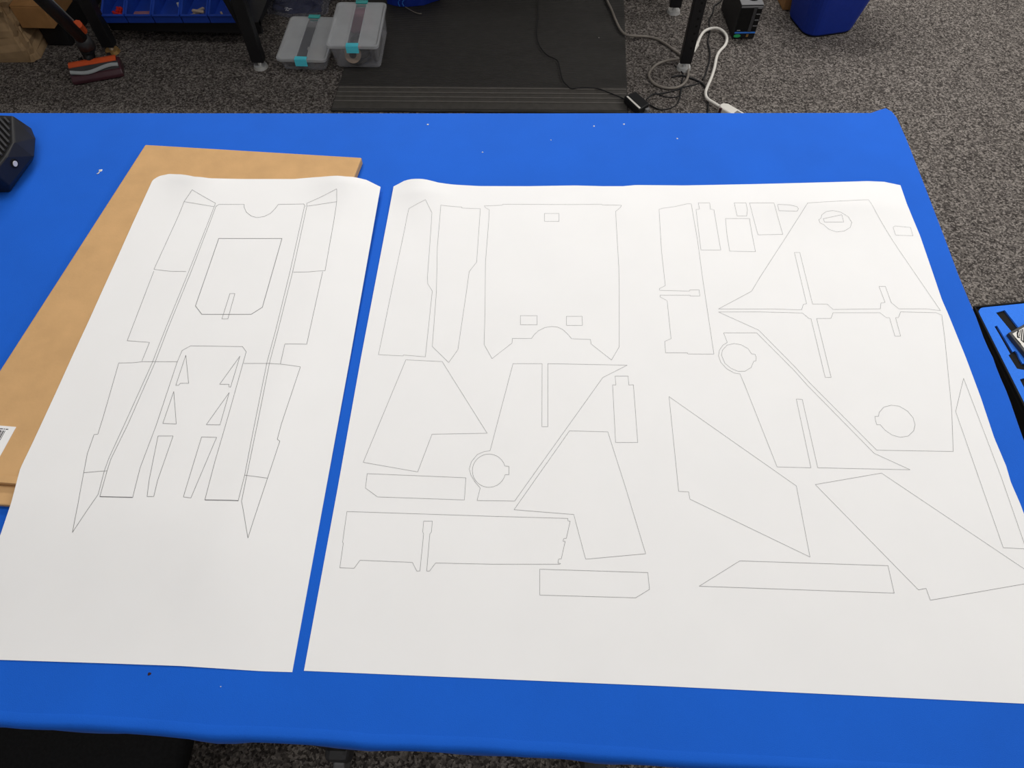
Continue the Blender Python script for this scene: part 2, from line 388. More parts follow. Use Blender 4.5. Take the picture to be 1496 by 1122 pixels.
C = True
LINES_S = [  # (points, closed, weight)
 ([(280.7,277.4),(315,297),(313,302),(269,294.8)],1,1), ([(269,294.8),(225,393.7),(250,396.5),(272,396.7)],0,1),
 ([(225,396),(186,497.8),(218.6,500.3),(207.5,527.5)],0,1),
 ([(313,302),(277,394),(242,480),(222.6,530),(182,620),(159,670),(152.6,688),(143.7,722),(141,726),(106,778)],0,1),
 ([(316,300.5),(280.5,394),(245.5,480),(226.5,530),(187,620),(162,671),(156.6,688),(146,725.6)],0,1),
 ([(146,725.6),(194,726.7)],0,2), ([(194,726.7),(204.7,684),(228.8,620),(259,529),(266.3,512),(278.7,505.3),(354.5,506.4),(359.8,514),(338.4,590.5),(330,620),(314,674.5),(299.4,730.4)],0,1),
 ([(173.6,530.4),(194,530),(208,528.5),(259,528.5)],0,1), ([(173.6,530.4),(151.3,608),(143.2,634.4),(137.5,635),(127.7,663),(123,688),(114,737),(106,778)],0,1),
 ([(122.6,690.6),(144.5,688.7),(156.6,688)],0,1),
 ([(316,301.7),(319.7,298.7),(356.8,298.7),(356.8,303),(360,310),(367,315.6),(375.3,318),(385.7,316.5),(395,312),(402,305),(406.6,298.7),(443.7,298),(446,301.7)],0,1),
 ([(448.3,297),(492,276),(492,294.8),(448.3,301.3)],1,1),
 ([(444.8,301.7),(424,396),(403.5,480),(390,530),(372,620),(357.5,694.6),(348,732)],0,1),
 ([(448.3,301.7),(427.5,398),(407,480),(393.7,531),(376,620),(360.7,694.6),(354,727.5),(353,732),(356,748),(362.3,786),(391,698.6),(409,644.5),(405.2,642),(411.3,619),(439,536),(409.7,532),(393.7,531),(356,531)],0,1),
 ([(492,294.8),(475,395.6),(450,397.3),(428.6,397.8)],0,1), ([(471.5,397),(448.2,503),(416.3,502.6),(409.7,531.7)],0,1), ([(357.5,694.3),(391,698.6)],0,1),
 ([(299.4,730.4),(348,731.5)],0,2),
 ([(319.7,348.5),(412,348.5),(383.4,449),(367,459.3),(295,459.3),(285.7,447)],1,1.5),
 ([(336,429),(343.3,429),(333,466),(324.3,466)],1,1),
 ([(271.6,519),(275.7,560),(263.6,560),(261,563),(257,563)],1,1), ([(254,572),(257.7,619.4),(238,618.7)],1,1), ([(231,637),(253,637),(230.4,702),(224.8,725.4),(215,725.4),(218.3,700)],1,1),
 ([(350.6,520.5),(321,561.5),(334.5,561.5),(334.5,565),(337,565.6)],1,1), ([(335,573.6),(301.5,620.5),(321.5,620.8)],1,1), ([(294.6,638.5),(316.6,639),(279,727.5),(268,726)],1,1),
]
def circ(cx, cy, r, a0, a1, n=28): return [(cx+r*math.cos(math.radians(a0+(a1-a0)*k/n)), cy+r*math.sin(math.radians(a0+(a1-a0)*k/n))) for k in range(n+1)]
LINES_L = [
 ([(621.6,291.8),(597.5,304.7),(594.8,316),(576.8,402.7),(553,518.3),(588.8,520),(589.5,518.7),(621.5,521.4),(631.6,425.4),(625,414.7),(624.5,405),(631,310.7)],1,1),
 ([(644,299.8),(674.4,302.5),(675,304),(701.8,305),(696.4,383),(685.5,397),(681.7,424.7),(669,511),(655.6,529.7),(631.6,506.3),(637.6,426.7),(639,360)],1,1),
 ([(707.6,300.9),(709.3,303.7),(714.9,306.5),(713.7,328),(709.3,382.7),(708.5,459.7),(707.3,503.4),(718.9,524),(748,501.3),(748.6,494.6),(776.6,494.6),(779.8,489.8),(786.3,483.4),(796,478.6),(806.3,477),(815,478),(823,482),(831,489.8),(835,495),(862.5,496),(863.6,502.6),(893.4,526),(904.7,506.6),(904.7,420),(904,389),(899.4,309),(906.6,303),(907.9,300),(880,299.6),(879,298.5),(735.7,298.5),(732.5,300)],1,1),
 ([(795.4,312),(816.7,312),(816.7,323.5),(795.4,323.5)],1,1), ([(760.3,461.2),(784.7,461.2),(784.7,474.5),(760.3,474.5)],1,1), ([(827.5,462.2),(850.4,462.2),(851,475.5),(827.5,475.5)],1,1),
 ([(593,525.7),(646,528.3),(711.7,633),(631.2,634.4),(610.3,689.5),(530.7,675.5)],1,1),
 ([(536.5,692),(680.7,698),(678.5,730.4),(551.6,726),(534,713)],1,1),
 ([(507,747.3),(720,754.3),(829.5,757.4),(829.8,761),(833,761.6),(827.4,786.5),(823.4,787),(822.5,790.8),(825.7,791),(820,816.5),(816,817),(815,822.4),(819,823.5),(818,824.3),(720,824.3),(636.4,822.5),(627.7,834.3),(623.4,834.3),(628,780),(630.3,777.3),(631.7,761.3),(619,761.3),(617.6,777.3),(619,780),(613.5,834.3),(609,834.3),(602.5,821.6),(526,818.5),(517.4,830.3),(496.5,829.5),(501.6,794),(500.6,792)],1,1),
 ([(716,658.5),(749.5,531.3),(792,531.3),(791.7,623.4),(800.4,623.4),(800.4,531.3),(916.3,533.6),(880.7,551.6),(764.3,714.6),(752,732),(697,731.3),(701.6,713),(694,704),(688,694),(685.6,685),(688.7,674.7),(697.4,664),(707.8,659.6)],1,1),
 (circ(714.4,687.7,24.3,14,344)+[(743.6,681.3),(743.6,693.4)],1,1),
 ([(898.6,549.5),(917.6,549.5),(918.6,562.6),(925.4,562.2),(931.7,646.5),(899.3,646.5),(895,562.2),(899.8,562.6)],1,1),
 ([(832,629.5),(888,631),(914.6,714.6),(943.3,809),(855.6,817),(838.2,751.7),(751,744.7)],1,1),
 ([(788.6,831.6),(946.4,836.5),(948.9,861),(928.6,873.4),(788.6,869.4)],1,1),
 ([(962.8,306),(968,304.3),(985.6,302),(1004.7,297.6),(1009.9,298),(1018.7,349),(1026.8,408.8),(1043,517.4),(1004.7,517.2),(1004,515.4),(972.4,515.4),(971.2,498.8),(980.4,494.9),(974.6,439.4),(964.3,434),(964.3,431.3),(1008,431.3),(1008.4,432.6),(1022.4,432.6),(1021.3,423.5),(1008.4,423.5),(1007,425.4),(963.5,424.3),(963.2,421.8),(972,417.4),(966.5,368)],1,1),
 ([(1020,296.5),(1036.8,296.5),(1037.8,305.7),(1043,306.5),(1053,365.3),(1024,365.3),(1016.8,306.2),(1022,305.7)],1,1),
 ([(1072.6,296.5),(1089.7,296.5),(1092,307),(1090.7,315.7),(1076.8,315.7)],1,1),
 ([(1059.9,319.3),(1095,319.3),(1096,327),(1103.7,367.8),(1066,367),(1062,343)],1,1),
 ([(1095,296.5),(1130.7,296.5),(1143.7,342.5),(1107.4,343.2)],1,1),
 ([(1136,298.7),(1153,299.3),(1164.3,302),(1166.5,305.3),(1164.3,308.6),(1138,308)],1,1),
 ([(1180,296.5),(1269,292),(1374,454),(1353.3,451.3),(1313,451.3),(1301.8,441.9),(1293.4,418.5),(1284,418.5),(1293,441.9),(1286.9,442.8),(1286,451.3),(1217,452.2),(1208.3,444.3),(1187,444.3),(1168.4,369),(1160.5,369),(1178.3,443.8),(1173.6,444.7),(1171,452.8),(1131,451.5),(1049.6,451.5),(1063.5,444),(1098,425.6),(1110,405.4)],1,1),
 ([(1049.6,455.9),(1110,455.7),(1172.3,457.4),(1181.6,465.3),(1184.8,465.7),(1205.5,551.4),(1214.2,551.4),(1193,465.3),(1213.8,465.3),(1217,457),(1285.5,457),(1294.8,464.2),(1299.4,464.2),(1307.3,491.2),(1315.6,491.2),(1308.3,464.2),(1312.5,464.2),(1315.6,455.7),(1367.5,457),(1375.8,460.5),(1380,492.7),(1390.3,598.6),(1392.5,659.6),(1280.8,657.7),(1183.5,560),(1160,534.6),(1108.4,482.4)],1,1),
 ([(1278,608.3),(1283.4,608.3),(1284.3,602.6),(1291.2,594.8),(1301.7,592),(1313.8,593.5),(1326,600.8),(1333.8,610.4),(1336.8,620.8),(1334.7,629.5),(1326.9,637),(1315.6,639),(1303.4,635.8),(1293,628.6),(1286,620.5),(1280.8,620.5),(1279,614.7)],1,1),
 ([(1199,319.3),(1200.8,313.7),(1207.3,309),(1216.7,307.7),(1228,310),(1239,316.5),(1244.4,325),(1242,332.4),(1233.5,337.6),(1222.3,339),(1211,335.2),(1202.6,327.7),(1198,325.9),(1196,321)],1,1),
 ([(1202.6,319.7),(1229.8,313.7),(1232.6,324.5),(1204.5,324.5)],1,1),
 ([(1304.6,332.4),(1307.5,330.2),(1330,332.4),(1333.7,344.6),(1308.4,343.6)],1,1),
 ([(1057,486.3),(1105.4,486.3),(1160,541),(1180,563.5),(1277.3,662.5),(1329.5,686.3),(1194.6,683.4),(1172,583.5),(1163.3,583),(1184.7,683.4),(1135.2,682.2),(1088.5,564),(1081,546.3),(1072.4,544.9),(1062,539),(1053,529.4),(1049.6,519.9),(1051,511.8),(1056,504.4),(1062.5,500.4)],1,1),
 ([(1054,519),(1055.4,511.8),(1062,504.4),(1072.4,502),(1082.6,503.7),(1093,509.6),(1098,517),(1103,517.6),(1104.7,522),(1104.4,527.2),(1101,528),(1097.4,536.8),(1088.5,542.4),(1078.2,542.6),(1068,538.2),(1059,530.9)],1,1),
 ([(977.4,579.5),(1163.4,710),(1183.3,813.8),(1007.8,729.2),(1006,718.6),(991.5,717.9)],1,1),
 ([(1080.8,819.4),(1297.2,826.4),(1306.3,866.5),(1021.4,856.4)],1,1),
 ([(1191,707.9),(1287.7,691.2),(1496,831),(1522,848.6),(1496,853.2),(1359.1,876.9),(1352.8,859.6),(1341.6,861.7)],1,1),
 ([(1407.6,552.8),(1396,601.3),(1465.5,800.2),(1499,802),(1462.6,697)],1,1),
]
def ink_lines(lines, zs, parent, wid):
    from mathutils.bvhtree import BVHTree
    me = parent.data; off = Vector(parent.location)
    bvh = BVHTree.FromPolygons([v.co+off for v in me.vertices], [tuple(p.vertices) for p in me.polygons])
    def zat(x, y):
        h = bvh.ray_cast(Vector((x, y, TABLE+0.3)), Vector((0, 0, -1)))
        return h[0].z if h[0] else TABLE+zs(x, y)
    mb = MB()
    for pts, closed, wgt in lines:
        q = list(pts)+([pts[0]] if closed else [])
        w = wid*wgt
        for i in range(len(q)-1):
            a = onsurf(q[i][0], q[i][1], zs); b = onsurf(q[i+1][0], q[i+1][1], zs)
            d = b-a; d.z = 0
            if d.length < 1e-6: continue
            n = max(1, int(d.length/0.006)); t = d.normalized(); s = Vector((-t.y, t.x, 0))*w
            vs = []; fs = []
            for k in range(n+1):
                p = a+(b-a)*k/n
                for sg in (-1, 1):
                    r = p+s*sg; vs.append((r.x, r.y, zat(r.x, r.y)+0.0004))
            for k in range(n): fs.append((2*k, 2*k+2, 2*k+3, 2*k+1))
            mb.add(vs, fs)
    mb.build('printed_outline', M['ink'], parent)
ink_lines(LINES_S, zs_small, small, 0.00026)
ink_lines(LINES_L, zs_large, large, 0.00019)

# ------------------------------------------------------------------ black ribbed device at the left end of the table
dv = thing('vented_appliance', 'black angular appliance with a slatted top at the far left of the table', 'appliance', (*P(-20, 230, TABLE).xy, TABLE))
lo = [(-90, 286), (15, 281), (48, 234), (51, 206), (44, 192), (-90, 186)]
z1 = TABLE+0.065
hi = [(-80, 252), (-10, 252), (8, 230), (20.7, 208.8), (19, 168.7), (-80, 164)]
r0 = [P(x, y, TABLE+0.002) for x, y in lo]; r1 = [P(x, y, TABLE+0.022) for x, y in [(-90, 276), (14, 272), (50, 228), (52, 202), (46, 187), (-90, 180)]]; r2 = [P(x, y, z1) for x, y in hi]
bd = MB().loft([r0, r1, r2]).build('body', M['black'], dv, bevel=0.003)
g = MB(); A = P(-55, 176, z1); 
tb = [P(x, y, z1) for x, y in [(-70, 247), (-14, 247), (5, 227), (16, 207), (15, 174), (-70, 170)]]
MB().prism(tb, z1+0.0002, z1+0.001).build('vent_recess', M['dark'], bd)
tbx = [Vector((p.x, p.y)) for p in ccw(tb)]
dirv = (P(16, 207, z1)-P(-12, 176, z1)).xy.normalized(); nrm = Vector((-dirv.y, dirv.x))
cen = sum(tbx, Vector((0, 0)))/len(tbx)
for k in range(-14, 15):
    o_ = cen+nrm*(k*0.0085); t0, t1 = -9.0, 9.0; ok = True
    for i in range(len(tbx)):
        a = tbx[i]; e = tbx[(i+1) % len(tbx)]-a; nn = Vector((-e.y, e.x)); den = nn.dot(dirv); num = nn.dot(o_-a)
        if abs(den) < 1e-9:
            if num < 0: ok = False
            continue
        t = -num/den
        if den > 0: t0 = max(t0, t)
        else: t1 = min(t1, t)
    if ok and t1-t0 > 0.012:
        c = o_+dirv*((t0+t1)/2)
        g.box((c.x, c.y, z1+0.0026), (t1-t0, 0.0036, 0.004), math.atan2(dirv.y, dirv.x))
g.build('vent_slats', M['greydark'], bd)['kind'] = 'stuff'
bq = (P(48, 232, TABLE+0.025)+P(12, 268, TABLE+0.025))/2; bc = P(22, 239, TABLE+0.045)
nv_ = (r1[2]-r1[1]).cross(r2[1]-r1[1]).normalized()
if nv_.dot(Vector((0, 0, CAMZ))-r1[1]) < 0: nv_ = -nv_
# plant the button on the sloping front face
ray = (P(21.5, 239, TABLE)-Vector((0, 0, CAMZ))); cpos = Vector((0, 0, CAMZ)); tt = nv_.dot(r1[1]-cpos)/nv_.dot(ray); bc = cpos+ray*tt
e1 = nv_.cross(Vector((0, 0, 1))).normalized(); e2 = nv_.cross(e1)
def disc(c, a, b, n0, n1, nn=16): return [[c+e1*a*math.cos(2*math.pi*k/nn)+e2*b*math.sin(2*math.pi*k/nn)+nv_*h for k in range(nn)] for h in (n0, n1)]
MB().loft(disc(bc, 0.009, 0.009, -0.001, 0.0006)).build('button_ring', M['dark'], dv)
MB().loft(disc(bc, 0.0055, 0.0055, 0.0, 0.0016)).build('button', M['white'], dv)['label'] = 'round white button'

# ------------------------------------------------------------------ crumbs and scraps on the cloth
def scrap(name, px, py, s, label, m, group=None, surf=TABLE, cat='scrap'):
    p = P(px, py, surf); mb = MB(); n = 7; h = 0.0006+s*0.12
    ang = random.random()*6; rr = [s*(0.55+0.5*random.random()) for _ in range(n)]
    ring = [(p.x+rr[k]*math.cos(ang+2*math.pi*k/n), p.y+0.8*rr[k]*math.sin(ang+2*math.pi*k/n)) for k in range(n)]
    top = [(p.x+(x-p.x)*0.6, p.y+(y-p.y)*0.6, surf+h*(0.7+0.6*random.random())) for x, y in ring]
    mb.loft([[(x, y, surf+0.0001) for x, y in ring], top])
    return tag(mb.build(name, m), label, cat, group)
sc = scrap('paper_scrap', 147, 249, 0.006, 'white torn scrap with a thin tail on the blue cloth left of the carton', M['white'])
tl = MB().tube([P(145.5, 251, TABLE+0.001), P(143.5, 253.5, TABLE+0.001), P(141.5, 254, TABLE+0.001)], 0.0009, 6).build('tail', M['white'], sc)
for x, y, s, w_ in ((625, 182, 0.0030, 'leftmost white speck on the far strip of blue cloth, near its edge'), (868, 184.5, 0.0030, 'white speck on the far strip of cloth, fourth from the left'),
                (911.5, 181.5, 0.0028, 'white speck on the far strip of cloth, fifth from the left, before the adapter'), (705, 222.5, 0.0022, 'white speck on the far strip of cloth lying closest to the larger sheet'),
                (805, 204.7, 0.0020, 'smallest white speck on the far strip of cloth, third from the left'), (989.5, 202.5, 0.0024, 'rightmost white speck on the far strip of blue cloth')):
    scrap('fibre_speck', x, y, s, w_, M['white'], 'white specks on the far strip of cloth', cat='speck')
scrap('fibre_speck', 322.5, 1003, 0.0011, 'tiny white speck on the near strip of cloth under the smaller sheet', M['white'], cat='speck')
scrap('crumb', 218.5, 984.5, 0.0038, 'dark brown crumb on the blue cloth just in front of the smaller sheet', M['crumb'], cat='crumb')
scrap('fibre_speck', 875, 55, 0.003, 'tiny white speck lying on the dark rubber mat', M['white'], surf=0.0131, cat='speck')

# ------------------------------------------------------------------ tool chest with foam insert to the right of the table
ZC = 0.36
f0 = P(1427, 450, ZC); fx = (P(1496, 441, ZC)-P(1430, 447.5, ZC)); fx = Vector((fx.x, fx.y, 0)).normalized()
fy = (P(1496, 586, ZC)-P(1428, 451, ZC)); fy = Vector((fy.x, fy.y, 0)).normalized()
chest = thing('tool_chest', 'open black tool chest with a blue foam insert standing right of the table', 'tool chest', (f0.x+0.2, f0.y-0.2, 0))
FW, FD = 0.42, 0.46
def FP(a, b): q = f0+fx*a+fy*b; return (q.x, q.y)
rim = 0.006
MB().prism([FP(-rim, -rim), FP(FW+rim, -rim), FP(FW+rim, FD+rim), FP(-rim, FD+rim)], 0.0, ZC-0.0045).build('chest_body', M['dark'], chest, bevel=0.006)
for q in ([(-rim, -rim), (FW+rim, -rim), (FW+rim, -0.002), (-rim, -0.002)], [(-rim, FD+0.002), (FW+rim, FD+0.002), (FW+rim, FD+rim), (-rim, FD+rim)],
          [(-rim, -0.002), (-0.002, -0.002), (-0.002, FD+0.002), (-rim, FD+0.002)], [(FW+0.002, -0.002), (FW+rim, -0.002), (FW+rim, FD+0.002), (FW+0.002, FD+0.002)]):
    MB().prism([FP(*c) for c in q], ZC-0.0045, ZC+0.001).build('rim', M['dark'], chest)
def cut(px): return [P(x, y, ZC) for x, y in px]
holes = [cut([(1455, 456.6), (1468, 453), (1492, 483), (1480, 487)]),
         cut([(1453, 477), (1456.5, 475.5), (1462, 484), (1479.5, 514), (1483, 512.5), (1486, 515), (1490, 524), (1494, 531), (1505, 531), (1505, 542), (1486, 538.6), (1473.5, 519), (1476, 517), (1459, 487)]),
         cut([(1490, 554), (1499, 551.5), (1512, 575), (1502, 578)])]
cu = bpy.data.curves.new('foam_outline', 'CURVE'); cu.dimensions = '2D'; cu.fill_mode = 'BOTH'; cu.extrude = 0.002
outer = [Vector((*q, 0)) for q in rrect(0, 0, 1, 1, 0.04, 0, 4)]
def add_sp(pts):
    s = cu.splines.new('POLY'); s.points.add(len(pts)-1)
    for i, p in enumerate(pts): s.points[i].co = (p[0], p[1], 0, 1)
    s.use_cyclic_u = True
add_sp([FP((p.x+0.5)*FW, (p.y+0.5)*FD) for p in outer])
for h in holes: add_sp(h)
co = bpy.data.objects.new('foam_outline', cu); COL.objects.link(co)
bpy.context.view_layer.update()
me = bpy.data.meshes.new_from_object(co.evaluated_get(bpy.context.evaluated_depsgraph_get())); bpy.data.objects.remove(co); bpy.data.curves.remove(cu)
me.materials.clear(); me.materials.append(M['foam']); me.name = 'foam_insert'
fo = bpy.data.objects.new('foam_insert', me); COL.objects.link(fo); fo.parent = chest
fo.location = Vector((0, 0, ZC-0.0022))-Vector(chest.location)
fo['label'] = 'bright blue foam insert with tool-shaped cut-outs'
# emblem plate lying on the foam
zp = ZC+0.012
pl0 = P(1473.5, 486, zp); pu = (P(1496, 473.5, zp)-pl0); pu.z = 0; pu.normalize(); pv = (P(1496, 514, zp)-pl0); pv.z = 0; pv.normalize()
def PP(a, b): q = pl0+pu*a+pv*b; return (q.x, q.y)
plate = thing('emblem_plate', 'small black-framed white plate with a striped emblem lying on the blue foam', 'plate', (*PP(0.06, 0.06), ZC+0.0005))
MB().prism([PP(0, 0), PP(0.13, 0), PP(0.13, 0.13), PP(0, 0.13)], ZC+0.0006, zp).build('frame', M['greydark'], plate, bevel=0.002)
MB().prism([PP(0.007, 0.007), PP(0.123, 0.007), PP(0.123, 0.123), PP(0.007, 0.123)], zp+0.0001, zp+0.0006).build('face', M['white'], plate)
em = MB()
def PQ(px): return [P(x, y, zp+0.001).xy for x, y in px]
def stroke(pts, w=0.0016):
    for i in range(len(pts)-1):
        a = P(*pts[i], zp+0.001); b = P(*pts[i+1], zp+0.001); c = (a+b)/2; d = b-a
        em.box((c.x, c.y, zp+0.0009), (d.length+w*0.6, w, 0.0004), math.atan2(d.y, d.x))
stroke([(1488, 483), (1486.5, 487), (1487, 492.5), (1489.5, 493)], 0.0034)
stroke([(1491, 482), (1489.5, 491)], 0.0016); stroke([(1493.5, 481), (1492, 497)], 0.0024); stroke([(1496.5, 480), (1495, 500)], 0.0022)
stroke([(1484, 494), (1491.5, 502.5)], 0.0014); stroke([(1498, 500), (1492.5, 497.5)], 0.0026); stroke([(1500, 480), (1498, 500)], 0.0022)
em.build('striped_emblem', M['ink_dark'], plate)

# ------------------------------------------------------------------ stool under the near edge of the table
sp = P(262, 1100, 0.47)
st = thing('stool', 'black fabric stool pushed under the near left edge of the table', 'stool', (sp.x-0.24, sp.y+0.06, 0))
cx, cy = sp.x-0.24, sp.y+0.06
rings = []
for w, z, r in ((0.40, 0.40, 0.10), (0.47, 0.41, 0.13), (0.48, 0.44, 0.13), (0.46, 0.465, 0.12), (0.38, 0.475, 0.10)):
    rings.append([(x, y, z) for x, y in rrect(cx, cy, w, w*0.92, r, 0.0, 6)])
seat = MB().loft(rings).build('seat', M['fabric'], st, smooth=True)
MB().tube([(cx-0.2, cy-0.02, 0.474), (cx-0.1, cy-0.025, 0.478), (cx, cy-0.02, 0.478)], 0.006, 6).build('seam_piping', M['fabric'], seat, smooth=True)
MB().cyl((cx, cy, 0.10), 0.028, 0.30).build('pedestal', M['black'], st)
for k in range(5):
    a = 2*math.pi*k/5+0.3; d = Vector((math.cos(a), math.sin(a), 0))
    lg = MB().tube([Vector((cx, cy, 0.11))+d*0.02, Vector((cx, cy, 0.075))+d*0.26], [0.024, 0.016], 8).build('base_arm', M['black'], st)
    q = Vector((cx, cy, 0))+d*0.26
    MB().cyl((q.x, q.y, 0.0), 0.028, 0.06, 14).build('caster', M['greydark'], lg, bevel=0.008)

# ------------------------------------------------------------------ floor mat
ma = P(482.5, 160, 0.012); mb_ = P(917.5, 163.5, 0.012); mr = P(913.5, 50, 0.012); ml = P(498, 70, 0.012)
mu = (mb_-ma).normalized(); mvR = (mr-mb_).normalized(); ML = 1.25
mat_o = thing('floor_mat', 'large dark grey ribbed rubber mat on the carpet behind the table', 'mat', ((ma.x+mb_.x)/2, ma.y+0.5, 0))
pts = [ma, mb_, mb_+mvR*ML, ma+mvR*ML]
mbase = MB().prism([(p.x, p.y) for p in pts], 0.0005, 0.011).build('mat_slab', M['rubber'], mat_o, bevel=0.004)
MW = (mb_-ma).length
def MP(a, b): q = ma+mu*a+mvR*b; return (q.x, q.y)
def mdist(y): return (P(700, y, 0.012)-ma).dot(Vector((-mu.y, mu.x, 0)))
bz0, bz1 = mdist(159), mdist(126.5)
MB().prism([MP(0.004, bz0), MP(MW-0.004, bz0), MP(MW-0.004, bz1), MP(0.004, bz1)], 0.010, 0.0118).build('border', mat('rubber_border', rgb(76, 73, 69), 0.55), mat_o, bevel=0.0008)
for y in (149, 142.5, 136, 129.3):
    b = mdist(y)
    MB().prism([MP(0.004, b-0.0025), MP(MW-0.004, b-0.0025), MP(MW-0.004, b+0.0025), MP(0.004, b+0.0025)], 0.0115, 0.0150).build('ridge', M['rubber_edge'], mat_o, bevel=0.002)

# ------------------------------------------------------------------ black steel workbench along the back
wb = thing('workbench', 'black steel workbench whose legs stand behind the blue table', 'workbench', (-0.55, 3.0, 0))
LL = P(378, 88, 0.03); LR = P(1001, 90, 0.03); LX = P(160, 66, 0.03); LB = P(986, 8, 0.03)
MB().box(((LX.x+LR.x)/2, LR.y+0.36, 0.76), (LR.x-LX.x+0.25, 0.86, 0.04)).build('bench_top', M['blacksteel'], wb)
def bleg(q, foot_m, perf=False, w=0.05, z0=0.03):
    o = MB().box((q.x, q.y+0.0, (z0+0.74)/2), (w, w*0.8, 0.74-z0)).build('leg', M['blacksteel'], wb, bevel=0.003)
    MB().cyl((q.x, q.y, 0.0), 0.030, 0.012, 18, 0.026).build('levelling_foot', foot_m, o, smooth=False)
    MB().cyl((q.x, q.y, 0.010), 0.008, 0.03, 10).build('foot_stem', M['steel'], o)
    return o
bleg(LL, M['steel']); bleg(LX, M['brass']); bleg(Vector((LL.x, LL.y+0.62, 0)), M['steel']); bleg(Vector((LX.x, LX.y+0.62, 0)), M['steel'])
bleg(LB, M['steel'])
lr = bleg(LR, M['steel'], w=0.046)
for k in range(14):
    z = 0.10+k*0.03
    MB().box((LR.x+0.006, LR.y-0.0188, z), (0.008, 0.001, 0.008)).build('hole', M['dark'], lr)
ft = MB().tube([LL+Vector((-0.025, 0.01, 0.12)), LL+Vector((-0.10, 0.02, 0.42))], 0.012, 6).build('brace', M['blacksteel'], wb)
SZ = 0.115
s0 = LX.x+0.03; s1 = LL.x-0.03
MB().box(((s0+s1)/2, LX.y+0.33, SZ-0.012), (s1-s0+0.05, 0.56, 0.022)).build('lower_shelf', M['blacksteel'], wb)
MB().box(((s0+s1)/2, LX.y+0.065, SZ-0.028), (s1-s0+0.05, 0.02, 0.05)).build('shelf_rail', M['blacksteel'], wb)

# ------------------------------------------------------------------ blue parts bins on the shelf
edges = [153, 188, 227, 268, 308, 346]
notes = ['blue open-front parts bin holding red pieces, leftmost in the row', 'blue open-front parts bin holding a flat pink strip, second from left',
         'blue open-front parts bin with a dark empty front, middle of the row', 'blue open-front parts bin holding loose beige offcuts, fourth from left',
         'blue open-front parts bin half hidden by the bench leg, rightmost in the row']
def part_bin(i):
    a = P(edges[i], 33.5, SZ); b = P(edges[i+1], 33.5, SZ); u = (b-a); w = u.length-0.004; u.normalize(); n = Vector((-u.y, u.x, 0))
    t = thing('parts_bin', notes[i], 'bin', ((a.x+b.x)/2, a.y+0.1, SZ), 'blue parts bins on the bench shelf')
    c0 = a+u*0.002; D = 0.24; th = 0.0045; HF = 0.034; HB = 0.075
    def q(x, y, z): p = c0+u*x+n*y; return Vector((p.x, p.y, SZ+z))
    def slab(A): return A
    MB().box(q(w/2, D/2, 0.003), (w, D, 0.005), 0, (u, n, Vector((0, 0, 1)))).build('bin_floor', M['bin'], t)
    MB().loft([[q(0, 0, 0.001), q(w, 0, 0.001), q(w, th, 0.001), q(0, th, 0.001)], [q(0, -0.006, HF), q(w, -0.006, HF), q(w, th-0.006, HF), q(0, th-0.006, HF)]]).build('front_lip', M['bin'], t, bevel=0.0015)
    MB().box(q(w/2, -0.0045, HF), (w, 0.010, 0.006), 0, (u, n, Vector((0, 0, 1)))).build('lip_bead', M['bin'], t, bevel=0.002)
    for x0 in (0, w-th):
        prof = [(0, 0.001), (D, 0.001), (D, HB), (0.10, HB), (-0.004, HF)]
        MB().loft([[q(x0, y, z) for y, z in prof], [q(x0+th, y, z) for y, z in prof]]).build('side_wall', M['bin'], t)
        MB().tube([q(x0+th/2, -0.004, HF+0.001), q(x0+th/2, 0.10, HB+0.001), q(x0+th/2, D, HB+0.001)], 0.0042, 6).build('side_bead', M['bin'], t)
    MB().box(q(w/2, D-th/2, HB/2), (w, th, HB), 0, (u, n, Vector((0, 0, 1)))).build('back_wall', M['bin'], t)
    return q, w
def lump(name, c, s, m, label, cat, group=None, sub=2, seed=0):
    me = bpy.data.meshes.new(name); bm = bmesh.new(); bmesh.ops.create_icosphere(bm, subdivisions=sub, radius=1.0)
    rnd = random.Random(seed)
    for v in bm.verts:
        k = 1+0.25*(rnd.random()-0.5); v.co = Vector((v.co.x*s[0]*k, v.co.y*s[1]*k, v.co.z*s[2]*k))
    bm.to_mesh(me); bm.free(); me.materials.append(m)
    o = bpy.data.objects.new(name, me); o.location = c; COL.objects.link(o); return tag(o, label, cat, group)
for i in range(5):
    q, w = part_bin(i)
    if i == 0:
        for k in range(7):
            p = q(0.020+0.045*random.random(), 0.028+0.035*random.random(), 0.016+0.008*random.random())
            MB_ = MB().box(p, (0.018, 0.010, 0.010), random.random()*3)
            tag(MB_.build('plastic_piece', M['red'], None, bevel=0.001), 'small red plastic piece heaped in the leftmost blue bin', 'plastic piece', 'red pieces in the leftmost bin')
    if i == 1:
        o = MB().box(q(w*0.55, 0.035, 0.018), (w*0.72, 0.02, 0.012), 0.08).build('foam_strip', M['pink'], None, bevel=0.003)
        tag(o, 'dusty pink strip lying flat in the second blue bin', 'strip')
    if i == 2:
        tag(MB().box(q(w*0.72, 0.09, 0.020), (0.010, 0.010, 0.024), 0.5).build('plastic_clip', M['white'], None, bevel=0.002), 'small white clip at the back of the middle blue bin', 'clip')
    if i == 3:
        for k, (x, y, r) in enumerate(((0.35, 0.03, 0.6), (0.55, 0.045, 0.9), (0.6, 0.025, -0.2))):
            o = MB().box(q(w*x, y, 0.016+0.009*k), (0.05, 0.012, 0.008), r).build('offcut', M['beige'], None, bevel=0.002)
            tag(o, ('lowest beige offcut at the left of the fourth blue bin', 'middle beige offcut crossing the pile in the fourth blue bin', 'topmost beige offcut in the fourth blue bin')[k], 'offcut', 'offcuts in the fourth bin')
    if i == 4:
        tag(MB().cyl(q(w*0.42, 0.03, 0.006), 0.006, 0.022, 10, 0.004).build('plastic_stopper', M['beige'], None), 'small pale stopper standing in the rightmost blue bin', 'stopper')

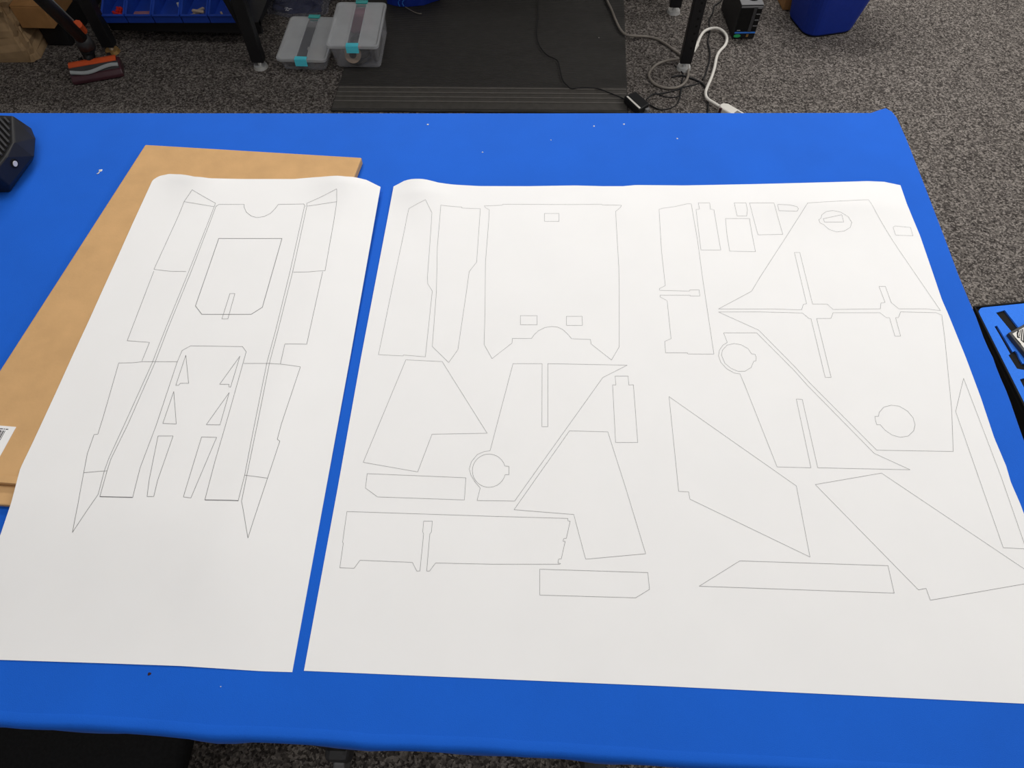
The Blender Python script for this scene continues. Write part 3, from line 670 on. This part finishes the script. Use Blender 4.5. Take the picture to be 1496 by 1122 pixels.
# ------------------------------------------------------------------ carton on the far left, paper bag, vacuum
SZ2 = 0.12
ca, cb = P(33, 41, SZ2), P(80, 42, SZ2); cu_ = (cb-ca).normalized(); cn = Vector((-cu_.y, cu_.x, 0)); cw = (cb-ca).length
box = thing('cardboard_box', 'small closed brown cardboard box on a low black ledge behind the paper bag', 'box', (*((ca+cb)/2+cn*0.1).xy, SZ2))
def BQ(x, y, z): p = ca+cu_*x+cn*y; return Vector((p.x, p.y, SZ2+z))
HBX = 0.085
MB().loft([[BQ(0, 0, 0), BQ(cw, 0, 0), BQ(cw, 0.2, 0), BQ(0, 0.2, 0)], [BQ(0, 0, HBX), BQ(cw, 0, HBX), BQ(cw, 0.2, HBX), BQ(0, 0.2, HBX)]]).build('box_body', M['wood'], box, bevel=0.002)
for y0, y1 in ((0.001, 0.097), (0.101, 0.199)):
    MB().loft([[BQ(0, y0, HBX+0.001), BQ(cw, y0, HBX+0.001), BQ(cw, y1, HBX+0.001), BQ(0, y1, HBX+0.001)], [BQ(0, y0, HBX+0.005), BQ(cw, y0, HBX+0.005), BQ(cw, y1, HBX+0.005), BQ(0, y1, HBX+0.005)]]).build('top_flap', M['wood'], box)
lx0, lx1, ly0 = P(60, 67, 0).x, P(104, 67, 0).x, P(80, 67, 0).y
ld = MB().box(((lx0+lx1)/2+0.02, ly0+0.2, SZ2/2-0.001), (lx1-lx0-0.02, 0.40, SZ2-0.004)).build('low_crate', M['black'], None, bevel=0.006)
tag(ld, 'low black crate under the small cardboard box at the far left', 'crate')

pb = P(52, 92, 0.0); bw, bdp, bh = 0.34, 0.22, 0.30
bg = MB(); NU, NV = 14, 12; rnd = random.Random(3)
rings = []
for j in range(NV+1):
    t = j/NV; rg = []
    base = rrect(pb.x-bw/2, pb.y+bdp/2-0.01, bw*(1-0.10*t), bdp*(1-0.35*t), 0.035, 0.06, 5)
    for k, (x, y) in enumerate(base):
        w = 0.012*math.sin(k*1.7+j*0.9)+0.010*math.sin(k*0.6-j*1.9)+0.010*(rnd.random()-0.5)
        dx, dy = x-(pb.x-bw/2), y-(pb.y+bdp/2); l = math.hypot(dx, dy)
        w *= 0.35+0.9*t
        rg.append((x+dx/l*w, y+dy/l*w, 0.001+bh*t+0.008*(rnd.random()-0.5)*t))
    rings.append(rg)
bag = bg.loft(rings).build('paper_bag', M['kraft'])
tag(bag, 'crumpled brown paper bag standing on the carpet at the far left edge', 'bag')

vc = thing('stick_vacuum', 'black stick vacuum with an orange striped floor head beside the brown paper bag', 'vacuum', (*P(140, 105, 0).xy, 0))
va = P(108, 125, 0.004); vb = P(182, 112, 0.004); vu = (vb-va); VW = vu.length; vu.normalize(); vn = Vector((-vu.y, vu.x, 0))
def VQ(x, y, z): p = va+vu*x+vn*y; return Vector((p.x, p.y, z))
def vband(name, prof, m, x0=0.0, x1=None, parent=None, bevel=0.0015):
    prof = [(y*0.78, z*0.9) for y, z in prof]
    x1 = VW if x1 is None else x1
    return MB().loft([[VQ(x0, y, z) for y, z in prof], [VQ(x1, y, z) for y, z in prof]]).build(name, m, parent or vc, bevel=bevel)
head = vband('floor_head', [(0, 0.004), (0.10, 0.004), (0.10, 0.050), (0.085, 0.056), (0.05, 0.050), (0.015, 0.034), (0.0, 0.020)], M['maroon'], bevel=0.004)
vband('orange_strip', [(0.062, 0.048), (0.103, 0.050), (0.102, 0.060), (0.085, 0.0625), (0.062, 0.0575)], M['orange'], 0.002, VW-0.012, head)['label'] = 'orange strip along the back of the head'
vband('dark_window', [(0.022, 0.034), (0.060, 0.049), (0.060, 0.0545), (0.022, 0.0405)], M['greydark'], 0.006, VW-0.006, head)
sv = MB()
N = 14; ringsA = []
for k in range(N+1):
    t = k/N; x = 0.006+t*(VW-0.012); yc = 0.020+0.009*math.sin(t*math.pi*2-0.6)*-1+0.004
    zc = 0.0335+0.40*(yc-0.020); yc *= 0.78
    ringsA.append([VQ(x, yc-0.006, zc+0.004), VQ(x, yc+0.006, zc+0.010), VQ(x, yc+0.006, zc+0.0125), VQ(x, yc-0.006, zc+0.0085)])
sv.loft(ringsA).build('silver_band', M['silver'], head)
nk = VQ(VW*0.44, 0.075, 0.04)
n1 = P(126, 66, 0.10); n2 = P(113, 46, 0.17)
MB().tube([nk, VQ(VW*0.42, 0.12, 0.07), n1], [0.02, 0.028, 0.034], 12).build('swivel_joint', M['black'], vc, smooth=True)
MB().tube([n1, n1+(n2-n1)*0.6], [0.034, 0.026], 12).build('neck', M['greydark'], vc, smooth=True)
tp = n2+(P(60, -4, 0.42)-n2)*2.2
tb_ = MB().tube([n1+(n2-n1)*0.5, tp], 0.022, 12).build('tube', M['black'], vc, smooth=True)
dd = (tp-n2).normalized(); sd = dd.cross(Vector((0, 0, 1))).normalized(); su = sd.cross(dd)
if su.z < 0: su = -su
if sd.x < 0: sd = -sd
cdir = (Vector((0, 0, CAMZ))-n2).normalized()
for off, r_, m_ in ((0.012, 0.0035, 'silver'), (-0.010, 0.003, 'beige')):
    MB().tube([n2+dd*0.06+su*0.0185+sd*off, tp+su*0.0185+sd*off], r_, 6).build('trim_line', M[m_], tb_)
MB().tube([n1+(n2-n1)*0.72+su*0.014+sd*0.016, n2+dd*0.03+su*0.014+sd*0.016], 0.017, 8).build('release_catch', M['orange'], vc)['label'] = 'orange release catch'
for s_, m_ in ((-0.05, 'silver'), (0.06, 'brass')):
    q = VQ(VW*0.45+s_, 0.125, 0.02)
    MB().tube([q-vu*0.006, q+vu*0.006], 0.018, 12).build('wheel', M['black'], vc)
    MB().tube([q-vu*0.008, q+vu*0.0085], 0.007, 10).build('hub', M[m_], vc)

# ------------------------------------------------------------------ clear storage boxes
def storage_box(label, front, lid_front, lid_back, hz, tag_dir):
    a = P(*front[0], 0.001); b = P(*front[1], 0.001); u = (b-a).normalized(); n = Vector((-u.y, u.x, 0)); w = (b-a).length
    la = P(*lid_front[0], hz); lb_ = P(*lid_front[1], hz); lw = (lb_-la).length; lu_ = (lb_-la).normalized(); ln = Vector((-lu_.y, lu_.x, 0))
    lc = (la+lb_)/2; bk = (P(*lid_back[0], hz)+P(*lid_back[1], hz))/2; D = (bk-lc).dot(ln)
    ctr = lc+ln*(D/2)
    z0 = 0.013 if tag_dir else 0.001
    t = thing('storage_box', label, 'storage box', (ctr.x, ctr.y, z0), 'clear storage boxes by the bench')
    rz = math.atan2(lu_.y, lu_.x)
    bcx = (a+b)/2+n*((D-0.05)/2)
    th = 0.003
    def R(w_, d_, z, k): 
        c = bcx*(1-k)+ctr*k; return [(x, y, z) for x, y in rrect(c.x, c.y, w_, d_, 0.018, rz, 4)]
    rings = [R(w, D-0.05, z0, 0), R(lw-0.016, D-0.02, hz-0.014, 1), R(lw-0.016-2*th, D-0.02-2*th, hz-0.014, 1), R(w-2*th, D-0.05-2*th, z0+th, 0)]
    MB().loft(rings, True, True).build('tub', M['clear'], t)
    lid = MB().loft([R(lw-0.004, D-0.004, hz-0.014, 1), R(lw, D, hz-0.011, 1), R(lw, D, hz-0.002, 1), R(lw-0.012, D-0.012, hz, 1), R(lw-0.03, D-0.03, hz-0.004, 1), R(lw-0.03, D-0.03, hz-0.007, 1)], False, False).build('lid', M['frost'], t)
    c = ctr; ax = (lu_, ln, Vector((0, 0, 1)))
    MB().box((c.x, c.y, hz-0.0025), (0.042, D-0.05, 0.003), 0, ax).build('lid_band', M['band'], lid)['label'] = 'clear strip down the middle of the lid'
    for s in (-1, 1):
        pw = lw/2-0.013-0.0215
        e = c+lu_*(s*(0.0215+pw/2)); MB().box((e.x, e.y, hz-0.0045), (pw, D-0.026, 0.003), 0, ax).build('lid_panel', M['frost'], lid)
        e = c+lu_*(s*0.0225); MB().box((e.x, e.y, hz-0.001), (0.003, D-0.04, 0.005), 0, ax).build('lid_rib', M['frost'], lid)
    for s, m_ in ((-1, 'teal'), (1, 'tealdull')):
        e = c+ln*(s*(D/2))
        MB().loft([[e+lu_*x+ln*(s*y)+Vector((0, 0, z-c.z)) for x, y in ((-0.024, -0.016), (0.024, -0.016), (0.024, 0.004), (-0.024, 0.004))] for z in (hz, hz+0.004)]
                  ).build('latch', M[m_], t, bevel=0.001)
        MB().loft([[e+lu_*x+ln*(s*y)+Vector((0, 0, z-c.z)) for x, y in ((-0.024, 0.001), (0.024, 0.001), (0.024, 0.006), (-0.024, 0.006))] for z in (hz-0.026, hz+0.004)]
                  ).build('latch_flap', M[m_], t, bevel=0.001)
    return ctr, bcx, lu_, ln, w, D, z0, rz
B1 = storage_box('taller clear plastic storage box with aqua latch, on the corner of the rubber mat', [(495.5, 102.5), (559.7, 101)], [(475.5, 67), (552.5, 68)], [(489, 3), (563, 2)], 0.145, 1)
B2 = storage_box('shallow clear plastic storage box with aqua latch, left of the taller one', [(417, 102), (480, 101)], [(401.7, 86), (476, 88)], [(420, 24), (483, 23)], 0.070, 0)
# contents, seen through the plastic
ctr, bcx, u, n, w, D, z0, rz = B1
z0 += 0.0045
def inb(x, y, z): p = bcx+u*x+n*y; return Vector((p.x, p.y, z0+z))
for k, (yy, zz, rr) in enumerate(((-0.085, 0.012, 0.044), (-0.083, 0.030, 0.041), (0.02, 0.014, 0.044))):
    tag(MB().tube([inb(rr*math.cos(a*math.pi/8), yy+rr*math.sin(a*math.pi/8), zz+0.004*math.sin(a)) for a in range(17)], 0.008, 7).build('cable_coil', M['black'], None, smooth=True),
        ('lower coil of black cable at the front of the taller clear box', 'upper coil of black cable at the front of the taller clear box', 'wider coil of black cable behind the front ones in the taller box')[k], 'cable', 'cable coils in the taller clear box')
rl = thing('tape_roll', 'beige roll leaning inside the front of the taller clear box', 'tape', tuple(inb(-0.012, -0.130, 0.03)))
cc = inb(-0.012, -0.138, 0.056); dn_ = (u*0.25+n*-0.9+Vector((0, 0, 0.35))).normalized(); q1 = dn_.cross(Vector((0, 0, 1))).normalized(); q2 = dn_.cross(q1)
MB().loft([[cc+q1*0.033*math.cos(k*math.pi/12)+q2*0.033*math.sin(k*math.pi/12)+dn_*h for k in range(24)] for h in (-0.008, 0.008)]).build('roll', M['beige'], rl, bevel=0.002)
MB().loft([[cc+q1*0.014*math.cos(k*math.pi/12)+q2*0.014*math.sin(k*math.pi/12)+dn_*h for k in range(24)] for h in (0.0075, 0.0095)]).build('core', M['dark'], rl)
lump('knob_cap', inb(0.012, -0.128, 0.082), (0.012, 0.009, 0.009), M['red'], 'small red cap inside the front of the taller clear box', 'cap', seed=2)
tag(MB().box(inb(-0.015, 0.115, 0.055), (0.10, 0.08, 0.10), rz).build('fabric_pouch', M['pink'], None, bevel=0.02, seg=3), 'dusty pink pouch inside the back of the taller clear box', 'pouch')
tag(MB().box(inb(0.073, -0.04, 0.045), (0.022, 0.15, 0.08), rz).build('charcoal_case', M['greydark'], None, bevel=0.01), 'charcoal case against the right wall of the taller clear box', 'case')
ctr, bcx, u, n, w, D, z0, rz = B2
z0 += 0.0045
tag(MB().box(inb(-0.03, 0.0, 0.016), (0.09, 0.24, 0.028), rz).build('grey_pouch', M['greydark'], None, bevel=0.01, seg=3), 'flat charcoal pouch in the left half of the shallow clear box', 'pouch')
tag(MB().box(inb(0.045, -0.05, 0.012), (0.045, 0.09, 0.018), rz+0.2).build('folded_leaflet', M['beige'], None, bevel=0.003), 'folded pale leaflet in the right half of the shallow clear box', 'leaflet')
for k, (x, y) in enumerate(((0.012, -0.06), (0.012, -0.05))):
    tag(MB().cyl(inb(x, y, 0.031), 0.004, 0.012, 10).build('steel_stud', M['steel'], None), ('nearer steel stud in the middle of the shallow clear box', 'farther steel stud in the middle of the shallow clear box')[k], 'stud', 'steel studs in the shallow box')

# ------------------------------------------------------------------ plastic bag and blue bag at the top edge
def crumple(name, pxs, z, h, m, label, cat, seed, amp=0.03):
    pts = ccw([P(x, y, z).xy for x, y in pxs]); c = sum((Vector(p) for p in pts), Vector((0, 0)))/len(pts)
    loop = resample([Vector(p) for p in pts]+[Vector(pts[0])], 0.025)[:-1]; rnd = random.Random(seed); rings = []
    for j in range(7):
        t = j/6; k = 1-0.75*t*t
        rings.append([(c.x+(p.x-c.x)*k+amp*(rnd.random()-0.5)*(0.3+t), c.y+(p.y-c.y)*k+amp*(rnd.random()-0.5)*(0.3+t), z+0.001+h*math.sin(t*math.pi/2)+(amp*0.6*(rnd.random()-0.5) if j else 0)) for p in loop])
    for r in rings: 
        for i, p in enumerate(r): r[i] = (p[0], p[1], max(z+0.0005, p[2]))
    return tag(MB().loft(rings).build(name, m), label, cat)
crumple('bag_filling', [(400, 17), (420, 21), (470, 18), (472, -10), (410, -10)], 0.0, 0.05, mat('navy_cloth', rgb(40, 44, 80), 0.9), 'dark navy bundle inside the clear film bag behind the boxes', 'bundle', 5)
crumple('plastic_bag', [(392, 20), (420, 25), (478, 22), (484, 0), (480, -18), (400, -18)], 0.0, 0.075, M['bagfilm'], 'crumpled clear film bag on the floor behind the shallow storage box', 'bag', 9, 0.04)
bb = crumple('blue_bag', [(566, 6), (590, 11), (620, 8), (645, 0), (650, -60), (560, -60)], 0.012, 0.16, M['trash'], 'dark blue fabric bag at the back of the mat behind the taller storage box', 'bag', 12, 0.02)
for k, (x0, x1) in enumerate(((584, 588), (590, 596))):
    MB().tube(spline([P(x0, 9, 0.03), P(x0-2, 3, 0.05), P(x1, -6, 0.08)], 4), 0.0025, 6).build('drawstring', M['blueline'], bb)
tag(MB().tube(spline([P(592, 10, 0.018), P(602, 16, 0.017), P(610, 19.5, 0.017), P(616, 20, 0.017)], 4), 0.0022, 6).build('twig', M['cordgrey'], None), 'short pale twist of wire on the mat beside the blue bag', 'wire')

# ------------------------------------------------------------------ cables, adapter and power strip
def cord(name, px, z, r, m, label, n=6, zf=None, cat='cable'):
    pts = [P(x, y, (z if zf is None else zf(i, x, y))) for i, (x, y) in enumerate(px)]
    return tag(MB().tube(spline(pts, n), r, 8).build(name, m, None, smooth=True), label, cat)
cord('cable', [(785, -30), (786, 16), (785, 32), (784, 49), (788, 66), (799, 80), (814, 88), (818, 100.5), (822, 116.6), (829, 125), (835, 129), (850, 128), (872, 129), (889, 135), (904, 141), (914, 145.5)],
     0.0185, 0.0022, M['black'], 'thin black cable wandering down the rubber mat to the adapter')
ext = cord('extension_cord', [(878, -22), (886.5, 0), (894, 15.6), (899.5, 29.5), (906.5, 43.4), (915, 51), (929, 52.5), (945, 53.5), (960, 57), (974, 65), (983, 72), (993, 79), (1003, 90), (1005.5, 104), (1004, 114.7), (997, 124), (985, 128.6), (969, 127.7), (955, 121.7), (948, 111), (951, 102.5), (960, 94), (974, 88.6), (990, 86.5), (1006, 84.5)],
     0.02, 0.0055, M['cordgrey'], 'thick grey cord coming off the mat and looping round the bench foot', zf=lambda i, x, y: 0.020 if i < 7 else (0.007 if i < 20 else 0.010+0.003*min(3, i-19)))
wc = cord('electric_lead', [(1016, 69.5), (1019.5, 62.6), (1023, 54), (1029, 46), (1038.6, 41.7), (1049, 41.7), (1057.7, 47), (1062, 55.6), (1059.4, 66), (1051.6, 74.7), (1047, 83.4), (1043.8, 99), (1039.4, 113), (1033.4, 127), (1030.8, 135.6), (1033.4, 144), (1043.8, 151), (1051, 155.5)],
     0.0150, 0.0062, M['white'], 'white power cord arching from the bench leg down to the power strip')
MB().tube([P(1013, 76, 0.012), P(1016, 68, 0.012), P(1017.5, 66, 0.012), P(1019.5, 61, 0.012)], [0.006, 0.011, 0.011, 0.0068], 8).build('connector', M['white'], wc)
cord('cable', [(1062, -8), (1050.7, 3.5), (1043.8, 8.7), (1041, 19), (1036, 29.5), (1037, 45), (1034, 61), (1037, 74.7), (1036, 90), (1030.8, 107.7), (1026.4, 116.4)], 0.004, 0.0033, M['black'],
     'black cable winding from the storage unit under the arch of the white cord')
cord('cable', [(981, 113), (995, 110), (1009, 114), (1023, 120), (1030, 127), (1034, 139), (1034.5, 150), (1034, 168)], 0.0045, 0.0035, M['black'], 'black cable running from inside the grey loop toward the table edge')
cord('cable', [(944.7, 145), (953.4, 138), (964, 137), (983, 133), (1000, 127), (1016, 123.4), (1024, 119)], 0.0035, 0.0026, M['black'], 'thin black lead rising from the adapter across to the other cables')
cord('cable', [(949, 153), (964, 160), (977.7, 158.5), (988, 153), (992.5, 144), (994, 137), (994, 128)], 0.0035, 0.0026, M['black'], 'thin black lead curving round the lower side of the adapter')
cord('cable', [(957, 135), (965, 139), (974, 141.6), (988, 141.6), (994.5, 137), (996, 120), (998, 108), (985, 95)], 0.0025, 0.0022, M['black'], 'thin black lead crossing below the grey loop')

ad = thing('power_adapter', 'black power adapter brick with a white stripe, lying at the mat corner', 'adapter', (*P(930, 148, 0).xy, 0.006))
q0 = P(912, 140, 0.045); q1_ = P(929, 133, 0.045); q2_ = P(949, 151, 0.045); q3 = P(934, 160.5, 0.045)
MB().loft([[Vector((p.x, p.y, 0.016)) for p in (q0, q3, q2_, q1_)], [p.copy() for p in (q0, q3, q2_, q1_)]]).build('case', M['black'], ad, bevel=0.004)
ee = (q3-q0).normalized(); en = (q1_-q0).normalized()
def AQ(a, b): p = q0+ee*a+en*b; return (p.x, p.y)
la = (q3-q0).length
MB().prism([AQ(0.008, 0.004), AQ(la-0.006, 0.004), AQ(la-0.006, 0.012), AQ(0.008, 0.012)], 0.0452, 0.0456).build('white_stripe', M['white'], ad)
MB().loft([[Vector((*AQ(la-0.001+dx, b), z)) for dx, b, z in ((0, 0.030, 0.022), (0, 0.048, 0.022), (0, 0.048, 0.038), (0, 0.030, 0.038))], [Vector((*AQ(la+dx, b), z)) for dx, b, z in ((0.009, 0.032, 0.024), (0.009, 0.046, 0.024), (0.009, 0.046, 0.036), (0.009, 0.032, 0.036))]]).build('socket', M['grey'], ad)

ps = thing('power_strip', 'white power strip on the carpet, half hidden behind the far edge of the table', 'power strip', (*P(1075, 168, 0).xy, 0))
pa = P(1052, 156, 0.02); pb2 = P(1110, 190, 0.02); pd = (pb2-pa).normalized(); pn = Vector((-pd.y, pd.x, 0))
def SQ(a, b): p = pa+pd*a+pn*b; return (p.x, p.y)
MB().prism([SQ(0, -0.014), SQ(0.012, -0.022), SQ(0.30, -0.022), SQ(0.30, 0.022), SQ(0.02, 0.022), SQ(0, 0.010)], 0.001, 0.036).build('strip_body', M['white'], ps, bevel=0.007, seg=3)
for k in range(3): MB().prism([SQ(0.07+k*0.06, -0.010), SQ(0.10+k*0.06, -0.010), SQ(0.10+k*0.06, 0.010), SQ(0.07+k*0.06, 0.010)], 0.036, 0.0366).build('outlet', M['grey'], ps)
MB().prism([SQ(0.012, -0.026), SQ(0.022, -0.026), SQ(0.022, -0.016), SQ(0.012, -0.016)], 0.008, 0.034).build('switch', M['maroon'], ps)['label'] = 'dark red switch'

# ------------------------------------------------------------------ network storage unit
na = P(1069, 58, 0.0); nb = P(1100.5, 57.5, 0.0); nu = (nb-na); NW = nu.length; nu.normalize(); nn_ = Vector((-nu.y, nu.x, 0)); NH = 0.150; ND = 0.24
nas = thing('storage_unit', 'black desktop drive unit with a green label standing on the carpet near the bench leg', 'computer', (*((na+nb)/2+nn_*0.1).xy, 0))
def NQ(x, y, z): p = na+nu*x+nn_*y; return Vector((p.x, p.y, z))
def nbox(name, x0, x1, z0, z1, y0, y1, m, parent=None, bevel=0.0):
    return MB().loft([[NQ(x0, y0, z0), NQ(x1, y0, z0), NQ(x1, y1, z0), NQ(x0, y1, z0)], [NQ(x0, y0, z1), NQ(x1, y0, z1), NQ(x1, y1, z1), NQ(x0, y1, z1)]]).build(name, m, parent or nas, bevel=bevel)
cs = nbox('case', 0, NW, 0.004, NH-0.004, 0, ND, M['black'], bevel=0.003)
nbox('top_panel', 0.0, NW, NH-0.004, NH, 0.002, ND, M['grey'], bevel=0.002)
MB().tube(spline([NQ(0.045, 0.10, NH+0.004), NQ(0.045, 0.04, NH+0.004), NQ(0.055, 0.032, NH+0.004), NQ(0.072, 0.034, NH+0.004)], 4), 0.004, 6).build('handle_recess', M['dark'], nas)
nbox('top_trim', 0.002, NW-0.002, NH-0.012, NH-0.007, -0.002, 0.0, M['grey'], cs)
nbox('display', 0.004, NW*0.58, 0.040, NH-0.016, -0.0015, 0.0, M['dark'], cs)
nbox('grey_strip', NW*0.60, NW*0.74, 0.036, NH-0.010, -0.003, 0.0, M['greydark'], cs)
for k in range(4):
    zz = 0.040+k*0.025
    nbox('drive_bay', NW*0.77, NW*0.95, zz, zz+0.019, -0.002, 0.0, M['dark'], nas)
    nbox('bay_trim', NW*0.77, NW*0.95, zz+0.019, zz+0.0225, -0.003, 0.0, M['grey'], nas)
nbox('blue_strip', 0.003, NW-0.003, 0.029, 0.034, -0.003, 0.0, M['blueline'], cs)
MB().loft([[NQ(0.018+0.015*math.cos(k*math.pi/8), y, 0.017+0.007*math.sin(k*math.pi/8)) for k in range(16)] for y in (0.0, -0.0015)]).build('green_label', M['green'], cs)
nbox('port', NW*0.60, NW*0.70, 0.012, 0.024, -0.0015, 0.0, M['brass'], cs)
nbox('drive_light', 0.010, 0.024, 0.041, 0.0435, -0.0025, 0.0, M['silver'], cs)

# ------------------------------------------------------------------ waste bin and cardboard beside it
wb0 = (P(1178, 52, 0.0)+P(1240, 45, 0.0))/2; wa = math.atan2(*(P(1240, 44, 0)-P(1178, 53, 0)).yx)
wn_ = Vector((-math.sin(wa), math.cos(wa), 0)); wc_ = wb0+wn_*0.085+Vector((0.005, 0, 0))
tr = thing('waste_bin', 'dark blue plastic waste bin on the carpet at the back right', 'waste bin', (wc_.x, wc_.y, 0))
def WR(w, d, z, r=0.055): return [(x, y, z) for x, y in rrect(wc_.x, wc_.y, w, d, r, wa, 6)]
MB().loft([WR(0.225, 0.20, 0.004), WR(0.235, 0.21, 0.012), WR(0.33, 0.29, 0.36), WR(0.324, 0.284, 0.36), WR(0.229, 0.204, 0.016)]).build('bin_body', M['trash'], tr, smooth=False)
MB().loft([WR(0.228, 0.203, 0.0005), WR(0.228, 0.203, 0.005)]).build('base_shadow_ring', M['dark'], tr)  # thin dark ring painted in as the shadow line under the bin
MB().loft([WR(0.345, 0.305, 0.352), WR(0.345, 0.305, 0.364), WR(0.322, 0.282, 0.364), WR(0.322, 0.282, 0.352)], False, False).build('rim', M['trash'], tr)
k0 = P(1141, 15, 0.0)
kb = thing('cardboard_piece', 'tan cardboard box corner standing just left of the blue waste bin', 'box', (k0.x+0.02, k0.y+0.1, 0))
MB().box((k0.x+0.02, k0.y+0.06, 0.07), (0.04, 0.12, 0.138), 0.1).build('box_side', M['wood'], kb, bevel=0.002)
MB().box((k0.x+0.02, k0.y+0.06, 0.142), (0.044, 0.125, 0.004), 0.1).build('box_flap', M['card'], kb)
